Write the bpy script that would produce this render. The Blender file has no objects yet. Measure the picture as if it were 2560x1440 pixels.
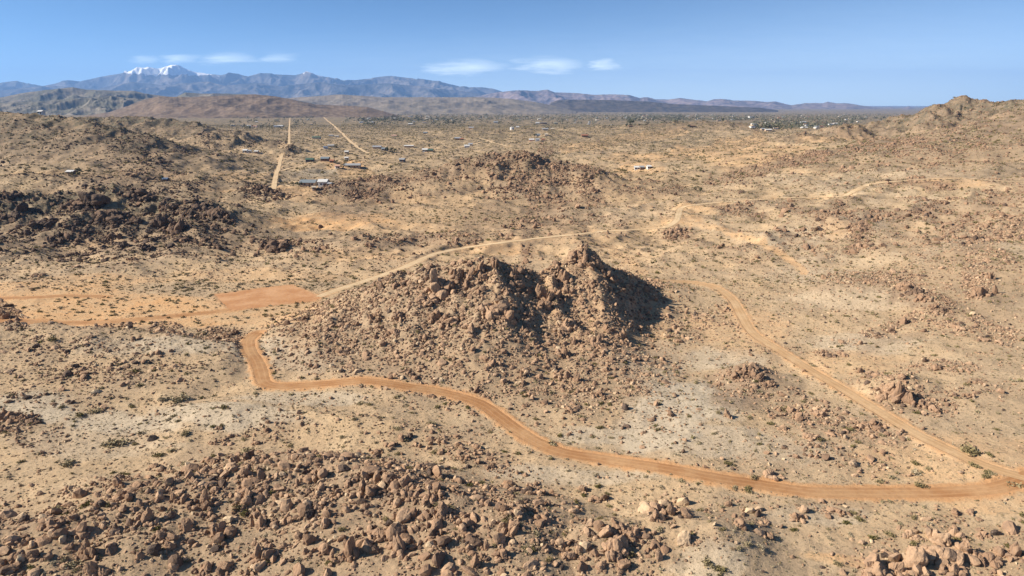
import bpy, math, random, time
T0 = time.time()
def tick(m): print('TIME %-10s %.1f' % (m, time.time() - T0), flush=True)
import numpy as np
sc = bpy.context.scene
C = sc.collection
R = math.radians
F = 1730.0                      # focal length in photo pixels (2560 wide)
HC = 65.0                       # height of the camera above the valley floor
PITCH = math.atan(458 / F)
SP, CP = math.sin(PITCH), math.cos(PITCH)
QUAL = 1.0

# ------------------------------------------------------------------ camera, sky, sun, exposure
cam = bpy.data.cameras.new('camera'); cam.sensor_width = 36; cam.lens = F / 2560 * 36
cam.clip_start = 1; cam.clip_end = 200000
co = bpy.data.objects.new('camera', cam); C.objects.link(co); sc.camera = co
co.location = (0, 0, HC); co.rotation_euler = (R(90) - PITCH, 0, 0)
SUN_EL, SUN_AZ = R(33), R(-95)   # azimuth measured from +Y, clockwise (negative = left)
sd = (math.cos(SUN_EL) * math.sin(SUN_AZ), math.cos(SUN_EL) * math.cos(SUN_AZ), math.sin(SUN_EL))
sun = bpy.data.lights.new('sun', 'SUN'); sun.energy = 5.0; sun.angle = R(0.5); sun.color = (1, .90, .76)
so = bpy.data.objects.new('sun', sun); C.objects.link(so)
from mathutils import Vector
so.rotation_euler = Vector(sd).to_track_quat('Z', 'Y').to_euler()
sc.view_settings.view_transform = 'Standard'; sc.view_settings.look = 'None'
sc.view_settings.exposure = 0.80; sc.view_settings.gamma = 1
sc.cycles.use_denoising = True
sc.cycles.max_bounces = 5; sc.cycles.diffuse_bounces = 2; sc.cycles.glossy_bounces = 1; sc.cycles.volume_bounces = 1
sc.cycles.sample_clamp_indirect = 4
sc.render.film_transparent = False

def raydir(px, py):
    u = (np.asarray(px, float) - 1280) / F; v = (720 - np.asarray(py, float)) / F
    return u, CP + v * SP, -SP + v * CP

W = bpy.data.worlds.new('World'); sc.world = W; W.use_nodes = True
nt = W.node_tree; N = nt.nodes; L = nt.links; N.clear()
def node(tree, t, **k):
    n = tree.nodes.new(t)
    for a, b in k.items():
        if a.startswith('i_'): n.inputs[a[2:].replace('_', ' ')].default_value = b
        elif a.startswith('n'): n.inputs[int(a[1:])].default_value = b
        else: setattr(n, a, b)
    return n
def mth(tree, op, a, b=None, c=None, clamp=False):
    n = tree.nodes.new('ShaderNodeMath'); n.operation = op; n.use_clamp = clamp
    for i, v in enumerate((a, b, c)):
        if v is None: continue
        if isinstance(v, (int, float)): n.inputs[i].default_value = v
        else: tree.links.new(v, n.inputs[i])
    return n.outputs[0]
def mixc(tree, f, a, b, mode='MIX'):
    n = tree.nodes.new('ShaderNodeMix'); n.data_type = 'RGBA'; n.blend_type = mode
    for i, v in ((0, f), (6, a), (7, b)):
        if isinstance(v, (int, float)): n.inputs[i].default_value = v
        elif isinstance(v, tuple): n.inputs[i].default_value = (*v, 1) if len(v) == 3 else v
        else: tree.links.new(v, n.inputs[i])
    return n.outputs[2]
sky = N.new('ShaderNodeTexSky'); sky.sky_type = 'NISHITA'; sky.sun_disc = False
sky.sun_elevation = SUN_EL; sky.sun_rotation = SUN_AZ; sky.altitude = 1000
sky.air_density = .35; sky.dust_density = 1.0; sky.ozone_density = 5.0
tc = N.new('ShaderNodeTexCoord'); sx = N.new('ShaderNodeSeparateXYZ'); L.new(tc.outputs['Generated'], sx.inputs[0])
ysafe = mth(nt, 'MAXIMUM', sx.outputs[1], 0.05)
az = mth(nt, 'DIVIDE', sx.outputs[0], ysafe); el = mth(nt, 'DIVIDE', sx.outputs[2], ysafe)
cv = N.new('ShaderNodeCombineXYZ'); L.new(mth(nt, 'MULTIPLY', az, 9), cv.inputs[0]); L.new(mth(nt, 'MULTIPLY', el, 50), cv.inputs[1])
nz = node(nt, 'ShaderNodeTexNoise', i_Scale=1.6, i_Detail=6, i_Roughness=.6); L.new(cv.outputs[0], nz.inputs['Vector'])
nz2 = node(nt, 'ShaderNodeTexNoise', i_Scale=.9, i_Detail=5, i_Roughness=.65); 
cv2 = N.new('ShaderNodeCombineXYZ'); L.new(mth(nt, 'MULTIPLY', az, 14), cv2.inputs[0]); L.new(mth(nt, 'MULTIPLY', el, 150), cv2.inputs[1]); L.new(cv2.outputs[0], nz2.inputs['Vector'])
azw = mth(nt, 'ADD', az, mth(nt, 'MULTIPLY', mth(nt, 'SUBTRACT', nz.outputs[0], .5), .10))
elw = mth(nt, 'ADD', el, mth(nt, 'MULTIPLY', mth(nt, 'SUBTRACT', nz2.outputs[0], .5), .018))
cloud = None
for (px, py, rx, ry, amt) in [(1165,170,100,17,1.0),(1120,168,60,14,.6),(1375,166,88,19,1.0),(1330,155,70,9,.5),(1512,164,38,17,.95),(1545,175,45,9,.45),
        (352,147,45,9,.45),(450,149,42,10,.65),(560,147,70,12,.65),(610,150,60,8,.4),(698,147,50,12,.5),(1648,169,50,5,.28),(940,162,24,5,.2),(2520,150,60,14,.12),(1270,175,60,5,.25)]:
    a0, b0, c0 = raydir(px, py); ca, ce = float(a0 / b0), float(c0 / b0)
    a1, b1, c1 = raydir(px + rx * 1.1, py); ra = float(a1 / b1) - ca
    a1, b1, c1 = raydir(px, py - ry * 1.3); re = float(c1 / b1) - ce
    d = mth(nt, 'ADD', mth(nt, 'POWER', mth(nt, 'DIVIDE', mth(nt, 'ABSOLUTE', mth(nt, 'SUBTRACT', azw, ca)), ra), 2.0),
            mth(nt, 'POWER', mth(nt, 'DIVIDE', mth(nt, 'ABSOLUTE', mth(nt, 'SUBTRACT', elw, ce)), re), 2.0))
    m = mth(nt, 'MULTIPLY', mth(nt, 'EXPONENT', mth(nt, 'MULTIPLY', d, -1.25)), amt * 1.15)
    m = mth(nt, 'MULTIPLY', m, 1.0, clamp=True)
    cloud = m if cloud is None else mth(nt, 'MAXIMUM', cloud, m)
nsum = mth(nt, 'ADD', mth(nt, 'MULTIPLY', nz.outputs[0], 1.1), mth(nt, 'MULTIPLY', nz2.outputs[0], .8))
cm = mth(nt, 'MULTIPLY', mth(nt, 'MULTIPLY', cloud, mth(nt, 'SUBTRACT', mth(nt, 'MULTIPLY', nsum, 1.2), .30)), .80, clamp=True)
horizon_pale = None      # horizon brightening put into the sky colour, with faint thin cloud to the right
for (px, py, rx, ry, amt) in [(1700, 262, 1700, 130, .40), (2500, 190, 1000, 240, .20)]:
    a0, b0, c0 = raydir(px, py); ca, ce = float(a0 / b0), float(c0 / b0)
    d = mth(nt, 'ADD', mth(nt, 'POWER', mth(nt, 'DIVIDE', mth(nt, 'ABSOLUTE', mth(nt, 'SUBTRACT', azw, ca)), rx / F), 2.0), mth(nt, 'POWER', mth(nt, 'DIVIDE', mth(nt, 'ABSOLUTE', mth(nt, 'SUBTRACT', elw, ce)), ry / F), 2.0))
    m = mth(nt, 'MULTIPLY', mth(nt, 'EXPONENT', mth(nt, 'MULTIPLY', d, -1.4)), amt)
    horizon_pale = m if horizon_pale is None else mth(nt, 'ADD', horizon_pale, m)
cm = mth(nt, 'MAXIMUM', cm, mth(nt, 'MULTIPLY', horizon_pale, 1.0, clamp=True))
skyt = mixc(nt, 1.0, sky.outputs[0], (.80, 1.03, .97), 'MULTIPLY')
skyc = mixc(nt, cm, skyt, (9.3, 10.4, 10.2))
bg = N.new('ShaderNodeBackground'); bg.inputs[1].default_value = 0.10
L.new(skyc, bg.inputs[0])
wo = N.new('ShaderNodeOutputWorld'); L.new(bg.outputs[0], wo.inputs[0])

# ------------------------------------------------------------------ noise
_ga = np.random.RandomState(99).uniform(0, 2 * np.pi, 65536)
_GX = np.cos(_ga).astype(np.float32); _GY = np.sin(_ga).astype(np.float32)
def _lat(ix, iy, seed):
    return ((ix * 73 + seed * 7919 + ((iy * 157) ^ (ix * 31))) ^ (iy * 40503 + seed * 131)) & 65535
def pn(x, y, seed=0):
    x = np.asarray(x); y = np.asarray(y)
    x, y = np.broadcast_arrays(x, y)
    flx = np.floor(x); fly = np.floor(y); fx = (x - flx).astype(np.float32); fy = (y - fly).astype(np.float32)
    ix = flx.astype(np.int32); iy = fly.astype(np.int32)
    ux = fx * fx * fx * (fx * (fx * 6 - 15) + 10); uy = fy * fy * fy * (fy * (fy * 6 - 15) + 10)
    def g(dx, dy):
        a = _lat(ix + dx, iy + dy, seed)
        return _GX[a] * (fx - dx) + _GY[a] * (fy - dy)
    a = g(0, 0); b = g(1, 0); c = g(0, 1); d = g(1, 1)
    ab = a + (b - a) * ux
    return (ab + ((c + (d - c) * ux) - ab) * uy) * 1.5
def fbm(x, y, o=4, seed=0, gain=.5):
    s = 0; a = 1; t = 0
    for i in range(o):
        s = s + a * pn(x, y, seed + i * 17); t += a
        x = x * 2.03 + 13.7; y = y * 2.03 - 7.1; a *= gain
    return s / t
def ridged(x, y, o=4, seed=0, gain=.5):
    s = 0; a = 1; t = 0
    for i in range(o):
        s = s + a * (1 - np.abs(pn(x, y, seed + i * 17)) * 1.6); t += a
        x = x * 2.07 + 3.7; y = y * 2.07 - 9.1; a *= gain
    return s / t
def sst(a, b, x):
    t = np.clip((x - a) / (b - a), 0, 1); return t * t * (3 - 2 * t)

# ------------------------------------------------------------------ terrain
def plain(x, y):
    z = -32 * sst(2600, 9000, y)
    t = np.maximum(0, x - 55); 
    z = z + .125 * (t * t / (t + 70.0)) * (1 - sst(650, 1050, y))
    return z
def PD(px, py, D):
    a, b, c = raydir(px, py); t = D / b
    return float(a * t), float(D), float(HC + c * t)
RIDGES = []   # (name, pts, (wl, wr, wf, wb), power)
def ridge(name, pts, w, p=1.15):
    q = []
    for (px, py, D) in pts:
        x, y, z = PD(px, py, D); q.append((x, y, max(z - float(plain(np.float64(x), np.float64(y))), 0.0)))
    RIDGES.append((name, q, w, p))
# centre hill with its two tops, spurs towards the camera
ridge('main', [(690,836,194),(800,774,204),(900,716,208)], (22,20,48,15), 1.1)
ridge('main', [(900,716,208),(1040,668,208),(1120,655,206),(1230,643,204),(1290,668,206),(1340,680,210),(1400,650,218),(1452,603,222)], (24,26,58,34), 1.08)
ridge('main', [(1452,603,222),(1540,668,226),(1640,716,238)], (20,17,34,30), 1.1)
ridge('main', [(1380,690,206),(1400,770,190),(1480,850,176),(1560,905,168)], (24,18,30,20), 1.1)
ridge('main', [(1130,680,200),(1060,770,188),(980,850,176)], (24,24,34,20), 1.1)
ridge('fore', [(-300,1350,86),(150,1315,93),(400,1212,103),(680,1132,112),(820,1150,109),(950,1165,107),(1100,1232,99),(1300,1282,95)], (30,22,36,13), 1.1)
ridge('fore', [(1480,1310,92),(1670,1272,97),(1760,1300,94)], (14,14,20,8), 1.1)
ridge('leftrise', [(-500,800,190),(0,806,190),(150,814,188),(300,824,186),(440,838,182),(570,856,178)], (25,14,42,10), 1.2)
ridge('midleft', [(560,1010,140),(700,1020,138),(950,1050,133),(1150,1120,122)], (16,14,16,11), 1.3)
ridge('knoll', [(1850,912,160),(1880,906,160),(1930,935,157)], (8,9,11,7), .95)
ridge('knoll2', [(2215,945,150),(2260,938,150),(2310,975,147)], (9,9,10,7), 1.0)
ridge('rr', [(2080,705,226),(2250,712,218),(2350,765,200),(2450,800,190),(2560,850,178)], (16,12,18,12), 1.1)
ridge('rr2', [(2190,820,196),(2270,775,205)], (8,8,10,8), 1.1)
ridge('rr3', [(2470,640,250),(2440,735,222)], (14,10,16,12), 1.1)
ridge('midhill', [(640,520,480),(850,466,520),(1000,434,540),(1130,410,550),(1240,388,560),(1330,380,565),(1420,396,560),(1490,418,550),(1570,452,530)], (60,50,95,70), 1.25)
ridge('lefthill', [(-500,500,400),(-100,490,405),(100,478,410),(200,472,420),(320,468,420),(420,494,405),(520,512,392),(600,560,362),(700,596,345)], (40,30,52,50), .95)
ridge('lefthill', [(60,520,370),(200,530,362),(430,548,365),(560,585,345)], (25,22,30,22), 1.0)
ridge('back1', [(-100,448,560),(100,440,560),(240,442,560),(480,470,520)], (50,40,70,50), 1.3)
ridge('back1', [(600,470,505),(640,455,515),(700,482,500)], (24,20,30,20), 1.1)
ridge('hillE', [(-900,300,950),(-300,290,950),(0,281,930),(100,284,900),(200,296,850),(300,318,800),(400,350,740),(470,376,700),(560,420,640)], (160,110,300,200), 1.25)
ridge('hillE2', [(150,294,1350),(250,288,1350),(330,287,1350),(430,296,1330),(520,318,1250)], (160,120,240,160), 1.3)
ridge('sm', [(470,345,1100),(515,334,1100),(585,338,1080)], (60,50,90,60), 1.1)
ridge('sm', [(560,325,1250),(610,330,1230)], (60,50,80,60), 1.1)
ridge('sm', [(630,357,980),(700,352,980),(725,364,960)], (50,40,70,50), 1.1)
ridge('mound', [(770,424,760),(805,420,760)], (30,30,40,30), 1.2)
ridge('K', [(1450,318,1700),(1560,314,1700),(1700,304,1700),(1790,302,1700),(1900,313,1700),(2050,322,1600),(2150,322,1500)], (200,200,550,300), 1.5)
ridge('K', [(1150,326,1500),(1350,322,1500)], (200,200,400,200), 1.5)
ridge('hillR', [(2137,330,1150),(2221,308,1150),(2335,273,1130),(2405,254,1120),(2428,244,1110),(2473,249,1110),(2540,246,1100),(2700,238,1080),(3000,225,1050)], (150,200,600,300), .80)
ridge('hillR', [(2400,262,1080),(2330,300,950),(2240,345,850),(2160,372,780)], (60,60,120,60), 1.1)
ridge('ridR', [(2310,352,860),(2230,364,800),(2160,372,760),(2050,392,700),(1990,408,660),(1900,428,610),(1800,452,570)], (50,45,80,55), 1.0)
ridge('ridR', [(2760,330,820),(2620,362,720),(2500,400,640),(2380,432,580)], (60,50,90,60), 1.05)
ridge('ridR', [(2140,328,1000),(2060,338,980),(1960,352,930)], (80,80,120,80), 1.2)
ridge('ridN', [(2900,430,470),(2700,470,420),(2560,500,390),(2430,540,350),(2300,580,325),(2180,615,308)], (30,28,44,30), 1.05)
ridge('ridN', [(2800,560,320),(2640,590,290),(2500,640,262),(2400,690,245)], (24,24,34,24), 1.05)
ridge('ridN', [(2330,470,470),(2200,500,440),(2080,520,420)], (30,30,40,30), 1.1)
ridge('ridN', [(1700,470,520),(1560,480,500),(1440,492,490),(1350,505,480)], (34,34,40,34), 1.1)
ridge('ridN', [(1180,520,430),(1050,540,420),(950,560,410)], (26,26,22,26), 1.2)
ridge('ridN', [(1880,520,440),(1800,512,450),(1740,520,440)], (26,26,30,26), 1.1)
ridge('mid2', [(1340,512,480),(1440,500,485),(1540,508,478)], (36,30,40,30), 1.3)
ridge('mid3', [(1600,560,388),(1690,578,352),(1720,585,350)], (16,13,16,14), 1.1)
ridge('mid4', [(2020,560,400),(2160,540,410),(2300,520,420)], (30,26,44,30), 1.2)
ridge('ridN', [(2150,585,325),(2160,598,318)], (14,12,18,12), 1.0)
ridge('mid6', [(1000,560,400),(1180,575,385),(1300,560,395)], (30,26,24,20), 1.3)

def rcontrib(x, y, rd):
    name, q, (wl, wr, wf, wb), p = rd
    X = np.array([a[0] for a in q]); Y = np.array([a[1] for a in q])
    out = np.zeros(x.shape)
    m = (x > X.min() - wl * 1.05) & (x < X.max() + wr * 1.05) & (y > Y.min() - wf * 1.05) & (y < Y.max() + wb * 1.05)
    if not m.any(): return out
    xs = x[m]; ys = y[m]; best = np.zeros(xs.shape)
    for i in range(len(q) - 1):
        x0, y0, z0 = q[i]; x1, y1, z1 = q[i + 1]
        dx, dy = x1 - x0, y1 - y0; l2 = dx * dx + dy * dy
        # anisotropic metric so wide falloffs stay smooth
        ax = .5 * (wl + wr); ay = .5 * (wf + wb)
        l2a = (dx / ax) ** 2 + (dy / ay) ** 2
        t = np.clip(((xs - x0) * dx / ax ** 2 + (ys - y0) * dy / ay ** 2) / l2a, 0, 1)
        ox = xs - (x0 + t * dx); oy = ys - (y0 + t * dy)
        wx = np.where(ox < 0, wl, wr); wy = np.where(oy < 0, wf, wb)
        d = np.sqrt((ox / wx) ** 2 + (oy / wy) ** 2)
        z = z0 + t * (z1 - z0)
        s = np.clip(1 - d, 0, 1)
        prof = np.where(s < .25, s * s * 2 + .0 , s - .125) / .875
        best = np.maximum(best, z * prof ** p)
    out[m] = best
    return out
def HILLS(x, y):
    d = {}
    for rd in RIDGES:
        c = rcontrib(x, y, rd); d[rd[0]] = np.maximum(d[rd[0]], c) if rd[0] in d else c
    return d
def hbase(x, y, fine=True, want=False):
    x = np.asarray(x, float); y = np.asarray(y, float)
    # domain warp makes the outlines irregular
    k = np.clip(y / 250, .5, 6)
    wx = x + k * 4.0 * fbm(x / (22 * k.clip(1, 1)), y / 22, 3, 5) * (y < 1e5)
    wy = y + k * 4.0 * fbm(x / 22 + 31, y / 22, 3, 9)
    d = HILLS(wx, wy)
    s = 0
    for q_ in ('ridN', 'ridR'): d[q_] = d[q_] * 1.35
    for c in d.values(): s = s + c ** 4
    hh = s ** .25
    z = plain(x, y) + hh
    flat = np.exp(-(((x + 75) / 85) ** 2 + ((y - 228) / 32) ** 2) ** 2) + np.exp(-(((x + 40) / 60) ** 2 + ((y - 405) / 25) ** 2) ** 2)
    flat = np.clip(flat, 0, 1)
    far = sst(250, 700, y) * (1 - sst(2500, 5000, y))
    rough = (1 - flat)
    mf = sst(240, 330, y) * (1 - sst(1200, 2000, y))
    z = z + rough * ((1.3 + 3.2 * mf) * fbm(x / 46, y / 46, 3, 21) + (1.0 + 2.6 * mf) * (ridged(x / 30, y / 30, 3, 33) - .6) * (1 - .5 * far))
    z = z + far * (6.0 * fbm(x / 210, y / 210, 3, 41) + 3.0 * sst(300, 500, y) * (1 - sst(900, 1500, y)) * fbm(x / 70, y / 70, 3, 43) + 5.5 * np.minimum(hh / 14, 1) * (ridged(x / 75, y / 95, 4, 47) - .62) + 1.6 * (ridged(x / 35, y / 50, 3, 48) - .6))
    z = z + np.minimum(hh / 10, 1.5) * ((1.5 + 2.2 * np.clip(d['lefthill'] / 8, 0, 1) - .7 * np.clip(d['hillE'] / 15, 0, 1)) * (ridged(x / 13, y / 17, 4, 55) - .6)) * (1 - .3 * far)
    big = np.clip(hh / 45, 0, 1)
    hr = np.clip(d['hillR'] / 22, 0, 1); rt_ = np.clip(hr + .5 * mf * sst(40, 160, x), 0, 1.2)
    z = z + rt_ * (9 * hr * (1 - .7 * sst(48, 66, d['hillR'])) + 6) * (ridged((x - .62 * y) / 120 + .25 * fbm(x / 90, y / 90, 2, 64), (x + 1.6 * y) / 520, 3, 63, .45) - .62)
    z = z + big * np.where(x < 0, 8, 14) * (ridged(x / 110, y / 160, 4, 61) - .62) * far
    if fine:
        nearf = 1 - sst(350, 700, y)
        z = z + nearf * np.clip((hh - 1) / 5, 0, 1) * (.9 * (ridged(x / 5.2, y / 5.2, 3, 77, .6) - .62) + .9 * (ridged(x / 9, y / 12, 3, 79) - .6))
        z = z + nearf * rough * .16 * fbm(x / 3.1, y / 3.1, 3, 71) + .25 * far * fbm(x / 9, y / 9, 2, 73)
    if want: return z, hh, d, flat
    return z
_GU = np.linspace(-1.0, 1.0, 900); _GD = 60 * np.exp(np.linspace(0, math.log(9000 / 60), 1300))
_TAB = {}
def march(px, py, fn=None):
    key = 'h' if fn else 'b'
    if key not in _TAB: _TAB[key] = (fn or hbase)(_GU[None] * _GD[:, None], np.repeat(_GD[:, None], len(_GU), 1))
    T = _TAB[key]
    px = np.atleast_1d(np.asarray(px, float)); py = np.atleast_1d(np.asarray(py, float))
    a, b, c = raydir(px, py); X = np.zeros(len(px)); Y = np.zeros(len(px))
    for i in range(len(px)):
        u = a[i] / b[i]; f = (u + 1) / 2 * (len(_GU) - 1); f = min(max(f, 0), len(_GU) - 1.001); k = int(f); f -= k
        col = T[:, k] * (1 - f) + T[:, k + 1] * f; dz = (HC + c[i] / b[i] * _GD) - col
        n = np.nonzero(dz < 0)[0]; m = n[0] if len(n) else len(_GD) - 1
        if m == 0: D = _GD[0]
        else: D = _GD[m - 1] + (_GD[m] - _GD[m - 1]) * np.clip(dz[m - 1] / (dz[m - 1] - dz[m] + 1e-9), 0, 1)
        X[i] = u * D; Y[i] = D
    return X, Y
def _box(A, k, ax):
    B = np.cumsum(np.pad(A, [(k + 1, k) if i == ax else (0, 0) for i in range(2)], mode='edge'), axis=ax)
    n = A.shape[ax]; hi = np.take(B, np.arange(2 * k + 1, 2 * k + 1 + n), ax); lo = np.take(B, np.arange(0, n), ax)
    return (hi - lo) / (2 * k + 1)
def convex(x, y):
    """how much a spot stands above its surroundings, in metres: ridges > 0 > gullies"""
    if 'c' not in _TAB:
        if 'b' not in _TAB: march([1280], [900])
        T = _TAB['b']; B = T
        for _ in range(2): B = _box(_box(B, 13, 1), 13, 0)
        B2 = T
        for _ in range(2): B2 = _box(_box(B2, 4, 1), 4, 0)
        c = (T - B) + .5 * (T - B2)
        _TAB['c'] = c / (.012 * _GD[:, None] ** .9 + .15)
    T = _TAB['c']; u = np.clip(x / np.maximum(y, 60), -1, 1); i = (u + 1) / 2 * (len(_GU) - 1.001); j = np.log(np.clip(y, 60, 8990) / 60) / math.log(9000 / 60) * (len(_GD) - 1.001)
    i0 = i.astype(int); j0 = j.astype(int); fi = i - i0; fj = j - j0; i1 = np.minimum(i0 + 1, len(_GU) - 1); j1 = np.minimum(j0 + 1, len(_GD) - 1)
    return (T[j0, i0] * (1 - fi) + T[j0, i1] * fi) * (1 - fj) + (T[j1, i0] * (1 - fi) + T[j1, i1] * fi) * fj
def project(x, y, z):
    dz = z - HC; dep = y * CP - dz * SP; up = y * SP + dz * CP
    return 1280 + F * x / dep, 720 - F * up / dep

# ------------------------------------------------------------------ roads (as world polylines)
def spline(P, n=8):
    P = np.array(P, float); out = []
    for i in range(len(P) - 1):
        p0 = P[max(i - 1, 0)]; p1 = P[i]; p2 = P[i + 1]; p3 = P[min(i + 2, len(P) - 1)]
        for t in np.linspace(0, 1, n, endpoint=False):
            out.append(.5 * ((2 * p1) + (-p0 + p2) * t + (2 * p0 - 5 * p1 + 4 * p2 - p3) * t * t + (-p0 + 3 * p1 - 3 * p2 + p3) * t ** 3))
    out.append(P[-1]); return np.array(out)
ROADS = []
def road(name, pix, width, tone, cut=1.0, n=8):
    pts = spline(pix, n); x, y = march(pts[:, 0], pts[:, 1]); P = np.stack([x, y], 1)
    # resample to even steps
    seg = np.hypot(*np.diff(P, axis=0).T); s = np.r_[0, np.cumsum(seg)]
    step = max(1.5, width * .45) if y.mean() < 450 else max(5, width)
    m = max(4, int(s[-1] / step)); q = np.linspace(0, s[-1], m)
    P = np.stack([np.interp(q, s, P[:, 0]), np.interp(q, s, P[:, 1])], 1)
    for _ in range(4): P[1:-1] = (P[:-2] + 2 * P[1:-1] + P[2:]) / 4
    z = hbase(P[:, 0], P[:, 1])
    for _ in range(14): z[1:-1] = (z[:-2] + 2 * z[1:-1] + z[2:]) / 4
    ROADS.append(dict(name=name, P=P, z=z, w=width, tone=tone, cut=cut))
road('dirt_road', [(2640,1165),(2570,1192),(2520,1212),(2480,1224),(2400,1229),(2300,1232),(2200,1232),(2100,1232),(2000,1226),(1900,1212),(1780,1192),(1700,1176),(1600,1160),(1520,1150),(1430,1136),(1370,1118),(1310,1086),(1260,1050),(1210,1012),(1150,990),(1080,976),(1000,963),(940,953),(890,951),(830,958),(760,964),(700,966),(662,960),(655,935),(645,905),(628,880),(622,860),(630,842),(645,832)], 3.1, 'orange')
road('dirt_road', [(2570,1196),(2520,1182),(2450,1160),(2380,1128),(2300,1090),(2200,1030),(2100,968),(2010,915),(1940,870),(1885,835),(1858,795),(1838,758),(1810,730),(1770,712),(1720,706),(1650,702)], 2.9, 'tan')
road('dirt_road', [(795,742),(850,722),(920,700),(1000,672),(1050,650),(1090,634),(1150,622),(1230,610),(1330,598),(1430,587),(1540,577),(1620,573),(1668,567),(1690,553),(1696,538),(1702,522),(1722,514),(1780,508),(1850,503),(1960,495),(2040,494),(2100,492),(2135,478),(2165,464),(2210,456),(2300,450),(2400,447),(2480,452),(2600,458)], 3.3, 'pale')
road('track', [(600,772),(520,782),(420,792),(330,800),(250,806),(150,808),(40,802),(-120,795)], 3.0, 'orange', .5)
road('track', [(-100,748),(0,745),(80,744),(150,740),(260,742)], 2.4, 'orange', .4)
road('straight_road', [(684,474),(688,450),(696,420),(706,384)], 3.9, 'pale', .5, 3)
road('straight_road', [(722,362),(723,345),(724,310),(726,286)], 4.4, 'pale', .5, 3)
road('straight_road', [(918,384),(890,364),(862,340),(834,314),(812,296),(806,288)], 5.6, 'pale', .5, 3)
road('driveway', [(730,333),(760,336),(800,334)], 4, 'pale', .3, 3)
road('driveway', [(800,346),(830,349),(866,342)], 4, 'pale', .3, 3)
road('driveway', [(690,430),(740,416),(800,408),(850,402)], 4, 'pale', .3, 3)
road('driveway', [(560,478),(640,468),(690,464),(760,466)], 3, 'pale', .3, 3)
road('driveway', [(1190,344),(1230,355),(1270,367)], 6, 'pale', .3, 3)
road('driveway', [(1070,379),(1130,372),(1180,362),(1240,350),(1330,346)], 5, 'pale', .3, 3)
# graded pad
PADPX = [(535,736),(600,728),(655,720),(728,712),(768,727),(803,744),(790,753),(700,762),(640,770),(578,778),(556,757)]
_x, _y = march([p[0] for p in PADPX], [p[1] for p in PADPX]); PAD = np.stack([_x, _y], 1)
_A = np.c_[PAD, np.ones(len(PAD))]; _c = np.linalg.lstsq(_A, hbase(PAD[:, 0], PAD[:, 1]), rcond=None)[0]
def padz(x, y): return _c[0] * x + _c[1] * y + _c[2]
PLOTPX = [(842,364),(880,361),(888,373),(846,373)]
def inpoly(x, y, P):
    m = np.zeros(x.shape, bool); j = len(P) - 1
    for i in range(len(P)):
        xi, yi = P[i]; xj, yj = P[j]
        c = ((yi > y) != (yj > y)) & (x < (xj - xi) * (y - yi) / (yj - yi + 1e-9) + xi); m ^= c; j = i
    return m
def polydist(x, y, P, closed=True):
    d = np.full(x.shape, 1e9); n = len(P)
    for i in range(n if closed else n - 1):
        x0, y0 = P[i]; x1, y1 = P[(i + 1) % n]; dx, dy = x1 - x0, y1 - y0; l2 = dx * dx + dy * dy + 1e-9
        t = np.clip(((x - x0) * dx + (y - y0) * dy) / l2, 0, 1)
        d = np.minimum(d, np.hypot(x - x0 - t * dx, y - y0 - t * dy))
    return d
def road_field(x, y):
    """distance beyond the edge (min over roads), blended height, and tone weight"""
    rd = np.full(x.shape, 99.0); rz = np.zeros(x.shape); rw = np.full(x.shape, 4.0); ro = np.zeros(x.shape)
    for r in ROADS:
        P, z, w = r['P'], r['z'], r['w']; mg = w / 2 + 7
        m = (x > P[:, 0].min() - mg) & (x < P[:, 0].max() + mg) & (y > P[:, 1].min() - mg) & (y < P[:, 1].max() + mg)
        idx = np.nonzero(m.ravel())[0]
        if not len(idx): continue
        xs = x.ravel()[idx]; ys = y.ravel()[idx]
        bd = np.full(xs.shape, 99.0); bz = np.zeros(xs.shape)
        for i in range(0, len(P) - 1):
            x0, y0 = P[i]; x1, y1 = P[i + 1]
            mm = np.nonzero((np.abs(xs - (x0 + x1) / 2) < mg + abs(x1 - x0)) & (np.abs(ys - (y0 + y1) / 2) < mg + abs(y1 - y0)))[0]
            if not len(mm): continue
            dx, dy = x1 - x0, y1 - y0
            t = np.clip(((xs[mm] - x0) * dx + (ys[mm] - y0) * dy) / (dx * dx + dy * dy + 1e-9), 0, 1)
            dd = np.hypot(xs[mm] - x0 - t * dx, ys[mm] - y0 - t * dy); b = dd < bd[mm]
            k = mm[b]; bd[k] = dd[b]; bz[k] = z[i] + t[b] * (z[i + 1] - z[i])
        e = bd - w / 2; cur = rd.ravel()[idx]; b = e < cur; k = idx[b]
        rd.ravel()[k] = e[b]; rz.ravel()[k] = bz[b]; rw.ravel()[k] = w
        ro.ravel()[k] = 1.0 if r['tone'] == 'orange' else (.45 if r['tone'] == 'tan' else .2)
    return rd, rz, rw, ro
def height(x, y, want=False):
    x = np.asarray(x, float); y = np.asarray(y, float)
    z, hh, d, flat = hbase(x, y, want=True)
    rd, rz, rw, ro = road_field(x, y)
    ntop = .5 * fbm(x / 2.2, y / 2.2, 2, 91)
    w = sst(2.6, .3, rd + .8 * ntop)
    z = z * (1 - w) + rz * w
    z = np.where(rd < -.2, z - (.30 + .25 * sst(260, 340, y)) * sst(-.2, -.7, rd), z)
    z = z + .24 * np.exp(-((rd - .6) / .4) ** 2) * (.55 + 1.2 * ntop) * (rd < 5)
    near = (np.abs(x - PAD[:, 0].mean()) < 45) & (np.abs(y - PAD[:, 1].mean()) < 30)
    pd = np.full(x.shape, 99.0)
    if near.any():
        dd = polydist(x[near], y[near], PAD); ins = inpoly(x[near], y[near], PAD); pd[near] = np.where(ins, -dd, dd)
        w = sst(2.0, -.2, pd); z = z * (1 - w) + (padz(x, y) - .25 * sst(-.3, -.8, pd)) * w
        z = z + .08 * np.exp(-((pd - .7) / .5) ** 2)
    if want: return z, hh, d, flat, rd, ro, pd
    return z

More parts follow.
